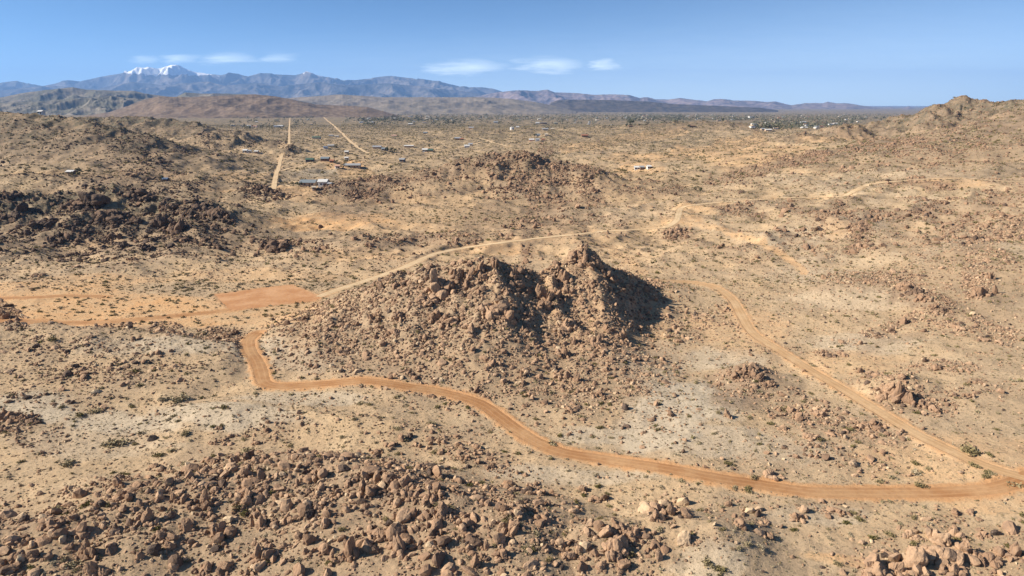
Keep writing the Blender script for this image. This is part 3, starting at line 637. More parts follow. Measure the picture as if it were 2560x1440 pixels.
# ------------------------------------------------------------------ mountains and far hills
def mount_mat(name, cols, snow=False, sc_=.0006):
    m, t, p = newmat(name)
    g = t.nodes.new('ShaderNodeNewGeometry').outputs['Position']
    n1 = noise(t, sc_, 6, .65, g); n2 = noise(t, sc_ * 6, 5, .6, g)
    c = mixc(t, ramp(t, n1, .4, .6), cols[0], cols[1]); c = mixc(t, mth(t, 'MULTIPLY', ramp(t, n2, .42, .62), .7), c, cols[2])
    if snow:
        at = t.nodes.new('ShaderNodeAttribute'); at.attribute_name = 'snow'
        c = mixc(t, ramp(t, mth(t, 'ADD', at.outputs['Fac'], mth(t, 'MULTIPLY', mth(t, 'SUBTRACT', n2, .5), 2.0)), .40, .66), c, (.95, .95, .95))
    t.links.new(c, p.inputs['Base Color']); return m
def rng(name, sky_pts, D, front, back, base, mat, seed, amp=.5, cell=900, nx=500, nr=110, snow=None, label='', table=False, taper=True):
    S = np.array(sky_pts, float); px = np.linspace(S[0, 0], S[-1, 0], nx); py = np.interp(px, S[:, 0], S[:, 1])
    py = py + (0 if table else 1) * 1.0 * fbm(px / 18, px * 0 + seed + .37, 4, seed, .5)
    a, b, c = raydir(px, py); u = a / b; zc = HC + c / b * D
    s = np.r_[-np.linspace(1, 0, int(nr * .7)) ** 1.0, np.linspace(0, 1, int(nr * .3) + 1)[1:]]
    yy = D + np.where(s < 0, s * front, s * back)
    X = u[None] * yy[:, None]; Y = np.repeat(yy[:, None], nx, 1)
    rel = (zc - base)[None] * np.ones_like(X); hgt = np.maximum(rel, 5)
    # spurs: drainage pattern that fades out at the crest line itself
    k = np.abs(s)[:, None]
    if table: prof = np.where(s[:, None] < 0, sst(1, .45, k) * .72 + .28 * sst(.5, .12, k), sst(1, .5, k))
    else: prof = (1 - k) ** 1.35
    rd_ = ridged(X / cell, Y / (cell * 1.5), 4, seed, .42) - .58
    rd2 = fbm(X / (cell * 2.5), Y / (cell * 2.5), 3, seed + 7)
    fade = np.sin(np.pi * np.clip(k, 0, 1) ** .6) 
    z = base + hgt * (prof + amp * fade * rd_ * (1 if not table else .35) + .35 * amp * fade * rd2)
    z = np.minimum(z, base + hgt * (1 - .05 * k) * (Y / D) ** .0)
    z = np.where(k >= .999, base - 60, z); z = np.maximum(z, base - 60)
    at = {}
    if snow is not None: at['snow'] = ('FLOAT', snow(np.repeat(px[None], len(s), 0), z, X, Y))
    V = np.stack([X, Y, z], -1).reshape(-1, 3)
    me = mesh_np(name, V, grid_faces(*X.shape), at, True, mat)
    ob(name, me, kind='structure', label=label)
SKY_A = [(-400,215),(-200,210),(0,209),(40,202),(74,210),(107,216),(134,209),(168,201),(202,204),(235,196),(269,189),(302,184),(329,176),(349,169),(369,169),(386,173),(396,174),(410,169),(430,164),(450,166),(470,175),(494,181),(524,185),(551,188),(571,184),(598,187),(621,191),(648,183),(689,186),(739,188),(762,181),(799,189),(860,201),(884,200),(934,196),(981,190),(1001,192),(1051,199),(1092,204),(1119,211),(1152,218),(1203,218),(1230,221),(1256,229),(1330,240),(1450,262)]
SKY_B = [(1120,262),(1200,240),(1256,230),(1287,226),(1320,227),(1347,227),(1369,224),(1387,231),(1428,232),(1455,234),(1488,237),(1528,236),(1572,238),(1599,245),(1619,243),(1639,248),(1673,249),(1700,245),(1730,249),(1767,253),(1781,249),(1807,247),(1834,251),(1888,252),(1915,255),(1938,254),(1979,263),(2012,258),(2039,257),(2056,258),(2069,254),(2090,258),(2120,258),(2150,263),(2204,270),(2227,268),(2251,272),(2271,265),(2291,272),(2331,273),(2450,276),(2700,278),(2900,276)]
SKY_A2 = [(-300,236),(0,226),(120,214),(240,222),(330,205),(400,212),(520,204),(560,214),(640,207),(700,216),(790,206),(880,214),(960,208),(1060,216),(1140,226),(1200,234),(1300,246)]
SKY_H = [(-400,250),(0,244),(50,234),(90,228),(128,224),(181,218),(215,224),(269,226),(336,227),(363,234),(410,240),(437,244),(464,231),(504,234),(564,234),(640,236),(720,246),(800,262)]
SKY_H2 = [(-300,262),(0,258),(120,252),(200,246),(280,240),(330,246),(400,252),(520,262)]
SKY_G = [(200,292),(269,281),(319,265),(363,248),(396,241),(470,243),(571,238),(638,236),(689,241),(739,251),(789,261),(860,264),(917,267),(950,276),(1000,290)]
SKY_I1 = [(700,246),(800,240),(850,236),(884,238),(951,243),(1085,243),(1186,243),(1236,244),(1287,248),(1337,255),(1387,265),(1440,278)]
SKY_I2 = [(1365,270),(1378,256),(1392,251),(1421,249),(1522,250),(1623,254),(1683,260),(1800,265),(1901,270),(1942,277),(1960,287)]
MA = mount_mat('far_mountain_rock', [(.06, .06, .06), (.20, .17, .14), (.035, .037, .035)], True, .0007)
MB = mount_mat('range_rock', [(.20, .15, .15), (.09, .078, .09), (.30, .23, .20)], False, .0012)
MG = mount_mat('brown_hill_scrub', [(.17, .12, .085), (.10, .075, .058), (.24, .175, .12)], False, .006)
MH = mount_mat('grey_hill_scrub', [(.13, .12, .085), (.22, .185, .14), (.09, .085, .06)], False, .004)
MI = mount_mat('mesa_rock', [(.07, .058, .05), (.055, .05, .045), (.13, .105, .085)], False, .0018)
MI1 = mount_mat('purple_slope_scrub', [(.20, .165, .125), (.15, .13, .10), (.25, .20, .15)], False, .0016)
def snowf(px, z, X, Y):
    w = np.exp(-((px - 440) / 62.) ** 4) * .95 + .85 * np.exp(-((px - 352) / 36.) ** 4) + .3 * np.exp(-((px - 430) / 150.) ** 4) + .42 * np.exp(-((px - 820) / 75.) ** 4) + .30 * np.exp(-((px - 560) / 70.) ** 4) + .22 * np.exp(-((px - 990) / 90.) ** 4)
    line = np.where(px < 620, 1100., 980.)
    return np.clip(np.minimum(w, 1.1) * np.clip((z - line) / 270, 0, 1.3) * 1.3, 0, 1.3)
rng('mountains', SKY_A, 30000, 7500, 4000, -60, MA, 101, .75, 1900, 900, 150, snowf, 'blue snow-capped mountain range on the far horizon')
rng('mountains', SKY_A2, 24500, 4500, 3000, -60, MA, 131, .6, 1300, 700, 90, lambda px, z, X, Y: z * 0, 'blue foothill range below the snowy peaks')
rng('mountains', SKY_B, 20000, 5000, 2500, -60, MB, 151, .7, 1100, 900, 110, None, 'purple desert range along the right horizon')
rng('mesa', SKY_I2, 10500, 1100, 3000, -58, MI, 171, .35, 260, 500, 90, None, 'dark flat-topped mesa beyond the town', True)
rng('slope', SKY_I1, 9200, 3000, 2000, -58, MI1, 181, .3, 500, 500, 80, None, 'broad purple slope behind the town')
rng('hills', SKY_H, 8200, 2200, 1500, -58, MH, 191, .42, 420, 700, 100, None, 'grey rugged hills at the far left')
rng('hills', SKY_H2, 6500, 1300, 900, -50, MH, 195, .55, 260, 500, 80, None, 'low grey-green hills in front of the rugged hills')
rng('hills', SKY_G, 4600, 1100, 900, -35, MG, 201, .36, 420, 700, 100, None, 'smooth brown hill left of the town')

tick('mount')
# ------------------------------------------------------------------ rock shapes
import bmesh
def ico(sub):
    bm = bmesh.new(); bmesh.ops.create_icosphere(bm, subdivisions=sub, radius=1)
    V = np.array([v.co[:] for v in bm.verts]); Fc = np.array([[v.index for v in f.verts] for f in bm.faces]); bm.free()
    return V / np.linalg.norm(V, axis=1)[:, None], Fc
ICO = {s: ico(s) for s in (1, 2, 3, 4)}
def rockshape(seed, sub, k=10, jag=.06):
    r = np.random.RandomState(seed); n, Fc = ICO[sub]
    m = r.normal(size=(k, 3)); m /= np.linalg.norm(m, axis=1)[:, None]; d = r.uniform(.55, 1.0, k)
    dots = np.maximum(n @ m.T, .04); rr = d[None] / dots
    q = (np.sum(rr ** -16, 1)) ** (-1 / 16.) ; q = np.minimum(q, 1.25)
    if sub > 1:
        for f, a in ((2.3, jag), (5.1, jag * .6), (10, jag * .35 if sub > 2 else 0)):
            q = q + a * pn(n[:, 0] * f + seed, n[:, 1] * f + n[:, 2] * f * 1.3, seed)
    return n * q[:, None], Fc
PROTO = {s: [rockshape(1000 * s + i, s) for i in range(18)] for s in (1, 2)}
def rotmats(rz, tx, ty):
    cz, sz = np.cos(rz), np.sin(rz); cx, sx_ = np.cos(tx), np.sin(tx); cy, sy = np.cos(ty), np.sin(ty); n = len(rz)
    Z = np.zeros((n, 3, 3)); Z[:, 0, 0] = cz; Z[:, 0, 1] = -sz; Z[:, 1, 0] = sz; Z[:, 1, 1] = cz; Z[:, 2, 2] = 1
    Xm = np.zeros((n, 3, 3)); Xm[:, 0, 0] = 1; Xm[:, 1, 1] = cx; Xm[:, 1, 2] = -sx_; Xm[:, 2, 1] = sx_; Xm[:, 2, 2] = cx
    Ym = np.zeros((n, 3, 3)); Ym[:, 1, 1] = 1; Ym[:, 0, 0] = cy; Ym[:, 0, 2] = sy; Ym[:, 2, 0] = -sy; Ym[:, 2, 2] = cy
    return Z @ Xm @ Ym
def merge(protos, pid, pos, scl, rot, tint, extra=None):
    VV, FF, TT = [], [], []; off = 0
    for i, (V, Fc) in enumerate(protos):
        m = np.nonzero(pid == i)[0]
        if not len(m): continue
        P = V[None] * scl[m][:, None, :]; P = np.einsum('nij,nvj->nvi', rot[m], P) + pos[m][:, None, :]
        nv = len(V); VV.append(P.reshape(-1, 3)); FF.append((Fc[None] + (off + np.arange(len(m)) * nv)[:, None, None]).reshape(-1, 3)); off += nv * len(m)
        TT.append(np.repeat(tint[m], nv))
    return np.vstack(VV), np.vstack(FF), np.concatenate(TT)

rs = np.random.RandomState(7)
def wedge(n, y0, y1, u=.86):
    y = np.sqrt(rs.uniform(y0 * y0, y1 * y1, n)); x = rs.uniform(-u, u, n) * (y + 15); return x, y
def rock_density_near(x, y):
    z, hh, d, flat, rd, ro, pd = height(x, y, True)
    den = blobf(ROCKB, x, y, .55, seed=8) * 1.9
    main = np.clip(d['main'] / 5, 0, 1); den = np.maximum(den, 3.9 * main); den = np.maximum(den, 5.2 * np.clip(d['fore'] / 3, 0, 1) * (x < 12))
    clump = np.clip(.66 + 1.5 * fbm(x / 5.5, y / 5.5, 4, 301, .65), .06, 1.8)
    den = den * clump * (1 - .0 * den); den = np.maximum(den, 1.6 * sst(.3, 1.6, convex(x, y)) * np.clip(.4 + 1.6 * fbm(x / 9, y / 9, 3, 305), 0, 1.4) * (y > 125))
    bgd = .13 + .42 * np.clip(fbm(x / 14, y / 14, 3, 303) - .05, 0, 1) * 2
    den = np.maximum(den, bgd * (1 - flat) * (1 - .8 * (blobf(SANDB, x, y) > .5)))
    den = den * (rd > .9) * (pd > 1.5)
    return den, z
ROCKS = dict(pos=[], s=[], asp=[], tint=[])
def add_rocks(x, y, z, s, asp=None, tint=None):
    n = len(x)
    if asp is None:
        asp = np.stack([rs.uniform(.65, 1.5, n), rs.uniform(.65, 1.3, n), rs.uniform(.5, 1.35, n)], 1)
    if tint is None: tint = np.clip(.47 + .26 * rs.normal(size=n), 0, 1)
    ROCKS['pos'].append(np.stack([x, y, z], 1)); ROCKS['s'].append(s); ROCKS['asp'].append(asp); ROCKS['tint'].append(tint)
# near rocks
DMAX = 6.0
n = int(1.72 * (310 ** 2 - 60 ** 2) / 2 * DMAX * 1.0)
x, y = wedge(n, 60, 310); keep = rs.uniform(size=n) < .0
# cheap pre-test in slices
den, z = rock_density_near(x, y)
thin = np.clip(1.15 - (y - 60) / 420, .45, 1)     # tiny stones vanish with distance
keep = rs.uniform(size=n) * DMAX < den * thin; x, y, z, den = x[keep], y[keep], z[keep], den[keep]
u = rs.uniform(size=len(x)); smin = .15 + .0007 * (y - 60)
s = smin * np.maximum(u, 1e-4) ** (-1 / np.where(y < 118, 2.55, 2.75)); smax = np.where(den > 1.7, np.where(y < 118, 1.3, .75 + .35 * sst(8, 16, z)), np.where(den > .7, 1.1, .55)); s = np.minimum(s, smax * rs.uniform(.6, 1, len(x)))
add_rocks(x, y, z + s * .03, s)
# mid rocks
def farrocks(B, y0, y1, dm, smin, smax, p=2.2, bg=0.0):
    n = int(1.72 * (y1 ** 2 - y0 ** 2) / 2 * dm); x, y = wedge(n, y0, y1)
    den = blobf(B, x, y, .6, seed=12) * (2.6 if y0 < 400 else 2.0); den = den * np.clip(.55 + 1.6 * fbm(x / 16, y / 16, 3, 311), .05, 1.8)
    if bg: den = np.maximum(den, bg * (1 + .9 * sst(30, 120, x)) * (.25 + 5.0 * sst(.25, 1.5, convex(x, y) + .5 * fbm(x / 30, y / 30, 3, 313))) * (1 - .9 * (blobf(SANDB, x, y) > .4)))
    k = rs.uniform(size=n) * dm < den; x, y = x[k], y[k]; rd = road_field(x, y)[0]; k = rd > 1.5; x, y = x[k], y[k]
    s = smin * np.maximum(rs.uniform(size=len(x)), 1e-4) ** (-1 / p); s = np.minimum(s, smax * rs.uniform(.6, 1, len(x)))
    add_rocks(x, y, height(x, y) + s * .15, s, tint=np.clip(.04 + .12 * rs.normal(size=len(x)) + .26 * sst(-170, -70, x), 0, 1))
farrocks(ROCKFAR, 275, 560, 2.2, .27, 1.7, 2.5, .07)
farrocks(ROCKVF, 480, 1350, .6, .45, 2.0, 2.7, .008)
print('rocks', sum(len(a) for a in ROCKS['s']))

# hand-placed crags and boulders: (px, py of the base, width px, height px, depth factor, tint, lean)
CRAGS = [ # main hill
 (1100,742,58,62,.9,.55),(1128,735,26,50,.8,.25),(1150,700,34,46,1,.3),(1168,722,24,40,.8,.3),(1185,690,30,40,1,.4),(1205,682,26,36,1,.35),(1232,672,22,38,.8,.25),(1243,668,16,34,.7,.2),
 (1075,760,40,24,1,.5),(1210,700,26,26,1,.4),(1280,690,28,22,1,.45),(1295,722,44,36,1,.4),(1275,700,22,18,1,.4),(1090,800,34,36,1,.4),(1120,815,36,32,1,.5),(1195,735,20,18,1,.3),
 (1355,745,34,46,1,.45),(1375,755,26,50,1,.4),(1395,745,30,52,1,.35),(1362,770,30,26,1,.45),(1410,705,30,36,1,.4),(1400,685,26,30,1,.5),(1440,655,34,44,1,.5),(1455,640,28,36,.9,.4),(1470,655,30,40,1,.35),(1490,668,34,32,1,.35),(1515,690,34,26,1,.3),(1545,705,30,22,1,.3),(1580,722,26,18,1,.3),(1610,728,20,14,1,.3),(1520,725,28,22,1,.4),(1480,720,26,22,1,.4),
 (1420,740,30,22,1,.45),(1450,762,24,16,1,.4),(1240,780,60,30,1,.6),(1270,800,34,34,1,.4),(1300,790,26,22,1,.4),(1175,830,20,30,.9,.5),(1160,800,18,16,1,.45),(1325,795,24,24,1,.35),(1310,830,22,14,1,.4),
 (1418,820,34,40,1,.5),(1405,842,22,26,1,.3),(1440,805,22,16,1,.6),(1440,862,20,26,1,.4),(1490,862,36,34,1,.45),(1520,830,26,22,1,.35),(1556,845,20,36,.8,.5),(1565,862,24,18,1,.45),(1408,890,30,44,.8,.5),(1590,875,16,14,1,.5),
 (1232,915,22,20,1,.5),(1215,905,14,16,1,.4),(1302,945,14,40,.8,.4),(1420,950,26,34,.8,.6),(1440,955,20,36,.8,.45),(1395,945,24,22,1,.6),(1500,990,24,22,1,.35),(1515,1000,16,18,1,.3),(1000,800,30,30,1,.5),(980,840,34,26,1,.45),(935,800,24,20,1,.4),(880,780,20,14,1,.4),(1660,905,14,12,1,.4),(760,800,18,16,1,.3),(730,830,16,14,1,.35),
 (1480,778,20,14,1,.45),(1345,870,22,18,1,.4),(1060,850,22,20,1,.4),(1130,900,18,14,1,.4),(1180,880,20,16,1,.4),(1370,905,20,18,1,.45),(1530,905,18,14,1,.4),
 # lone boulder and knolls
 (1820,1044,20,26,1,.55),(1862,930,30,22,1,.3),(1880,945,26,24,1,.3),(1900,950,20,22,1,.2),(1845,950,30,20,1,.35),(1925,965,26,18,1,.3),(1800,965,16,12,1,.5),
 (2255,1000,44,56,1,.4),(2235,985,36,34,1,.5),(2275,1012,30,40,.9,.25),(2215,975,26,24,1,.5),(2320,1018,34,20,1,.45),(2345,1030,26,18,1,.3),(2205,1000,20,18,1,.5),(2260,950,20,16,1,.5),(2395,992,18,10,1,.3),(2420,992,16,10,1,.35),
 (2290,735,26,24,1,.1),(2265,720,30,18,1,.45),(2310,750,22,16,1,.3),(2340,770,20,14,1,.3),(2360,780,14,16,1,.1),(2460,740,26,36,1,.4),(2480,700,16,30,1,.25),(2440,745,20,20,1,.45),(2490,735,12,26,.8,.3),(2230,832,16,14,1,.15),(2262,806,20,12,1,.25),(2080,892,20,12,1,.05),(2160,1070,24,16,1,.5),(2200,1075,24,20,1,.3),(2185,1062,20,16,1,.35),(2050,1040,26,22,1,.5),(2000,1048,22,20,1,.4),(1985,1030,26,22,1,.4),(1960,1075,20,18,1,.6),(2030,1095,30,14,1,.55),(2310,830,12,10,1,.2),(2010,930,10,8,1,.3),
 # foreground
 (882,1395,44,70,.9,.35),(918,1235,46,40,1,.35),(990,1380,38,56,.9,.45),(1022,1248,38,36,1,.4),(950,1205,30,40,1,.5),(975,1215,34,44,1,.45),(1013,1215,28,32,1,.45),(1080,1255,34,34,1,.3),(1065,1262,20,28,.8,.35),(1100,1245,26,26,1,.4),(1112,1290,40,42,1,.35),(1082,1295,22,32,.9,.4),(1088,1300,14,16,1,.5),
 (1172,1318,26,22,1,.5),(1180,1340,34,14,1,.5),(1076,1325,26,22,1,.45),(950,1345,36,28,1,.45),(1270,1330,40,30,1,.4),(1282,1342,20,26,.8,.4),(1255,1400,34,50,.7,.4),(1260,1400,26,28,1,.4),(1200,1400,24,20,1,.4),(1185,1420,28,32,1,.35),(1215,1375,14,30,.8,.45),(1170,1380,20,24,1,.4),
 (1333,1235,36,30,1,.55),(1355,1238,26,30,.9,.5),(1385,1240,22,22,1,.4),(1462,1232,26,20,1,.6),(1512,1250,24,20,1,.15),(1490,1254,30,12,1,.4),(1285,1275,40,18,1,.55),(1355,1260,20,16,1,.4),
 (1672,1290,28,34,1,.35),(1655,1302,16,30,.8,.5),(1640,1300,20,28,.9,.5),(1545,1390,60,60,1,.55),(1520,1345,34,34,1,.55),(1555,1325,34,22,1,.4),(1590,1350,40,30,1,.4),(1480,1400,30,36,1,.5),(1450,1385,26,30,.9,.55),(1505,1425,26,24,1,.45),(1420,1400,26,28,1,.5),(1560,1425,30,22,1,.4),(1395,1365,20,14,1,.5),
 (1855,1320,30,20,1,.4),(1920,1345,26,14,1,.4),(2000,1300,30,14,1,.55),(2075,1280,24,16,1,.55),(2095,1282,22,14,1,.5),(1935,1195,34,18,1,.6),(1990,1300,16,18,1,.3),(2190,1440,56,50,1,.5),(2300,1420,70,60,1,.6),(2380,1400,70,50,1,.55),(2340,1360,50,30,1,.65),(2430,1390,30,40,1,.45),(2480,1420,40,36,1,.3),(2395,1440,50,26,1,.45),(2260,1440,40,40,1,.5),(2500,1390,20,30,1,.4),(2545,1395,30,46,1,.35),(2410,1350,22,14,1,.5),(2395,1290,22,16,1,.3),(2430,1285,16,14,1,.4),(2290,1345,34,18,1,.6),(2460,1345,24,16,1,.4),
 (212,1395,36,70,.7,.35),(225,1440,30,40,1,.4),(250,1440,26,30,1,.35),(365,1310,30,44,.9,.4),(300,1250,40,26,1,.35),(340,1220,26,18,1,.4),(398,1350,24,30,1,.4),(460,1330,26,40,.8,.35),(455,1260,24,30,1,.4),(430,1255,16,40,.7,.4),(500,1270,34,40,.8,.4),(520,1290,22,18,1,.3),(620,1260,32,44,1,.45),(650,1200,20,26,1,.3),(610,1190,26,30,1,.4),(665,1225,18,22,1,.3),(640,1180,20,24,1,.4),(715,1170,18,20,1,.4),(800,1230,24,26,1,.5),(770,1235,18,20,1,.4),(745,1215,18,22,1,.4),(833,1245,26,28,1,.4),(660,1320,36,44,.9,.5),(628,1318,16,32,.8,.5),(710,1310,18,18,1,.35),(725,1310,14,22,.9,.45),(655,1400,40,44,1,.45),(715,1375,22,26,1,.6),(805,1380,34,24,1,.5),(835,1405,30,40,.9,.45),(540,1340,34,44,.9,.45),(420,1375,22,30,.9,.45),(560,1430,30,22,1,.4),(620,1440,26,20,1,.4),(760,1395,26,26,1,.4),(345,1400,18,22,1,.4),(500,1440,30,26,1,.4),(240,1270,20,20,1,.3),(130,1320,34,24,1,.35),(110,1300,20,20,1,.4),(180,1300,18,16,1,.3),(20,1420,40,30,1,.3),(80,1400,26,26,1,.3),
 (640,1112,16,10,1,.4),(535,1110,20,12,1,.4),(545,1075,18,12,1,.35),(615,1092,14,10,1,.3),(1165,1150,20,16,1,.4),(1195,1160,18,18,1,.4),(1230,1170,18,14,1,.4),(1225,1150,18,12,1,.4),(978,1118,26,12,1,.5),(1100,1105,18,14,1,.4),(1140,1095,20,12,1,.4),(1105,1130,14,12,1,.4),(905,1140,16,10,1,.4),(940,1135,24,14,1,.4),
 (10,1050,34,26,1,.3),(50,1050,26,16,1,.3),(80,1045,20,14,1,.4),(8,800,26,28,1,.3),(30,806,20,14,1,.3),(560,845,18,16,1,.3),(580,838,14,14,1,.25),(540,850,14,12,1,.3),(600,848,12,12,1,.35),(425,832,14,12,1,.4),(240,815,8,8,1,.3),
 (95,690,20,11,1,.6),(190,668,14,8,1,.65),(243,668,8,5,1,.6),(50,718,10,5,1,.4),(78,723,8,4,1,.3),
 # left dark hill
 (440,580,46,50,1,.3),(400,565,34,30,1,.3),(500,520,40,20,1,.25),(530,545,44,30,1,.3),(570,552,26,16,1,.3),(420,520,34,20,1,.3),(230,520,50,30,1,.25),(180,515,40,26,1,.35),(260,550,46,24,1,.25),(280,560,40,20,1,.2),(60,530,50,30,1,.2),(20,540,46,34,1,.2),(100,560,44,20,1,.2),(140,600,30,16,1,.2),(310,615,24,16,1,.25),(360,620,26,16,1,.2),(270,600,24,14,1,.25),(690,625,40,22,1,.3),(540,620,24,16,1,.3),(660,622,20,14,1,.25),(450,605,26,14,1,.25),(390,600,20,12,1,.25),(330,560,30,20,1,.25),(300,535,26,14,1,.3),(220,640,22,10,1,.25),(180,640,18,10,1,.3),(330,650,20,8,1,.25),(20,490,30,12,1,.3),(340,485,34,16,1,.3),(370,500,30,18,1,.3),(480,545,30,18,1,.3),
 (645,470,26,14,1,.25),(670,478,20,10,1,.2),(625,468,18,8,1,.25),(700,490,16,6,1,.2),
 (1688,582,22,12,1,.4),(1700,590,16,10,1,.2),(1680,598,18,8,1,.35),(2155,575,16,14,1,.3),(2150,598,14,14,1,.25),(2170,605,12,10,1,.3)]
CRAGS = [c[:5] + (max(.02, c[5] - .2),) if (c[0] < 720 and 460 < c[1] < 645) else c for c in CRAGS]
cp = np.array([c[:2] for c in CRAGS], float); cx, cy = march(cp[:, 0], cp[:, 1], fn=height)
cz = height(cx, cy)
CR = []
for i, c in enumerate(CRAGS):
    sl = math.hypot(cx[i], cy[i], HC - cz[i]); w = c[2] / F * sl * .9; h = c[3] / F * sl * .9
    CR.append(dict(x=cx[i], y=cy[i] + .35 * w, px=c[0], py=c[1] - c[3] / 2, w=w, h=h, df=c[4], tint=c[5], area=c[2] * c[3]))

for c in CR:
    k = int(np.clip(6 + c['w'] * 3.0, 6, 26)); a = rs.uniform(0, 6.283, k); q = rs.uniform(.45, 1.25, k) * c['w'] * .62
    xx = c['x'] + np.cos(a) * q; yy = c['y'] + np.sin(a) * q * .8 - .15 * c['w']; ss = np.minimum(c['w'] * rs.uniform(.07, .26, k), 1.6)
    add_rocks(xx, yy, height(xx, yy) + ss * .25, ss, tint=np.clip(c['tint'] + .1 * rs.normal(size=k), 0, 1))
pos = np.vstack(ROCKS['pos']); s = np.concatenate(ROCKS['s']); asp = np.vstack(ROCKS['asp']); tint = np.concatenate(ROCKS['tint'])
# drop scattered rocks standing inside the crags
for c in CR:
    m = (np.abs(pos[:, 0] - c['x']) < c['w'] * .25) & (np.abs(pos[:, 1] - c['y']) < c['w'] * .22); 
    if m.any(): k = ~m; pos, s, asp, tint = pos[k], s[k], asp[k], tint[k]
n = len(s); rz = rs.uniform(0, 6.28, n); rot = rotmats(rz, rs.normal(size=n) * .35, rs.normal(size=n) * .35); scl = s[:, None] * asp
pxs, pys = project(pos[:, 0], pos[:, 1], pos[:, 2])
slant = np.sqrt((pos ** 2).sum(1)); appear = s * F / np.sqrt(pos[:, 0] ** 2 + pos[:, 1] ** 2 + (pos[:, 2] - HC) ** 2)
inview = (pxs > 5) & (pxs < 2555) & (pys > 5) & (pys < 1430)

ORD = ['largest', 'second-largest', 'third-largest', 'fourth-largest', 'fifth-largest', 'sixth-largest', 'seventh-largest', 'eighth-largest', 'ninth-largest', 'tenth-largest',
       'eleventh-largest', 'twelfth-largest', 'thirteenth-largest', 'fourteenth-largest', 'fifteenth-largest', 'sixteenth-largest', 'seventeenth-largest', 'eighteenth-largest', 'nineteenth-largest', 'twentieth-largest',
       'twenty-first-largest', 'twenty-second-largest', 'twenty-third-largest', 'twenty-fourth-largest', 'twenty-fifth-largest', 'twenty-sixth-largest', 'twenty-seventh-largest', 'twenty-eighth-largest', 'twenty-ninth-largest', 'thirtieth-largest']
ZONES = [('at the bottom left corner',60,1390),('on the slope left of the foreground boulder field',120,1290),('in the lower left of the foreground boulder field',260,1400),('in the upper left of the foreground boulder field',350,1260),
 ('in the middle of the foreground boulder field',500,1360),('on the crest of the foreground boulder field',600,1190),('right of the crest of the foreground boulder field',790,1200),('in the lower middle of the foreground boulder field',680,1390),
 ('between the crest and the big split boulder',720,1300),('around the big split boulder at the bottom',880,1390),('around the round dark boulder on the foreground ridge',940,1210),('on the shadowed right end of the foreground ridge',1070,1240),
 ('in the sandy gap under the foreground ridge',1080,1340),('in the bottom row left of the sandy wash',1220,1400),('in the pile above the sandy wash',1300,1290),('in the pile right below the orange road bend',1400,1230),
 ('on the domed outcrop at the bottom centre right',1530,1360),('left of the domed outcrop at the bottom',1430,1400),('in the pointed pile above the domed outcrop',1660,1290),('in the sparse rocks below the orange road',1870,1310),('in the rocks under the road right of centre',2060,1270),
 ('on the bedrock slab at the bottom right',2330,1400),('beside the bedrock slab at the bottom right',2190,1420),('at the right edge below the road junction',2520,1380),('in the low rocks below the road junction',2400,1290),
 ('in the rocks beside the left bend of the orange road',560,850),('at the left edge of the pale slope',40,1050),('on the pale slope left of the orange road',250,930),('on the low rise below the left road bend',620,1090),('in the rock pile inside the orange road curve',1170,1140),('on the ground left of the orange road curve',950,1100),
 ('on the left top of the central hill',1200,670),('on the left flank of the central hill',900,790),('below the left top of the central hill',1100,800),('on the middle face of the central hill',1280,790),('at the split crag between the two tops',1380,740),('on the right top of the central hill',1460,650),('on the shaded right flank of the central hill',1560,720),
 ('on the lower right spur of the central hill',1500,850),('on the lower face of the central hill',1400,930),('on the lower left face of the central hill',1150,900),('at the foot of the central hill above the road',1500,1000),
 ('on the brown pointed knoll inside the road fork',1870,940),('on the pale flat inside the road fork',1820,1040),('in the rock band inside the road fork',2020,1060),('in the rock band beside the tan road',2180,1080),('on the rocky knoll right of the tan road',2250,980),('on the slope right of the rocky knoll',2420,960),
 ('on the right slope above the tan road',2290,740),('on the crag high on the right slope',2460,720),('on the small ridge above the tan road',2230,820),('on the low rise inside the right slope',2080,880),('on the far right slope',2460,830),
 ('on the flat around the graded pad',300,700),('on the right end of the dark left hill',540,550),('on the middle of the dark left hill',400,560),('on the left end of the dark left hill',80,550),('on the crest of the dark left hill',250,520),('at the foot of the dark left hill',330,620),('in the low rocks right of the dark left hill',690,615),
 ('on the small dark hill by the straight road',660,470),('on the rocky bump by the pale road bend',1690,585),('on the dark knob below the far road',2160,590),('on the flat beyond the orange road fork',2450,1120),('along the pale road behind the central hill',1300,600),('on the hills behind the central hill',1300,450),('on the slopes at the far right',2200,420),('on the big hill at the upper left',250,350)]
used_labels = {}
def assign(items, kindword, words_fn):
    """items: list of dict(px,py,size) -> unique label strings"""
    zs = {}
    for it in items:
        d = [((it['px'] - z[1]) ** 2 + ((it['py'] - z[2]) * 1.5) ** 2) for z in ZONES]; zi = int(np.argmin(d)); zs.setdefault(zi, []).append(it)
    for zi, L_ in zs.items():
        L_.sort(key=lambda q: -q['size'])
        for k, it in enumerate(L_):
            if len(L_) == 1: lead = 'lone large'
            else: lead = ORD[k] if k < len(ORD) else None
            if lead is None:
                lead = 'small'
            it['label'] = f"{lead} {words_fn(it)} {kindword} {ZONES[zi][0]}"; it['zone'] = zi
def rockwords(it):
    h = it['asp']
    if h > 1.25: return 'upright brown'
    if h < .75: return 'flat brown'
    return 'dark brown' if it['tint'] < .3 else ('pinkish tan' if it['tint'] > .52 else 'rounded brown')
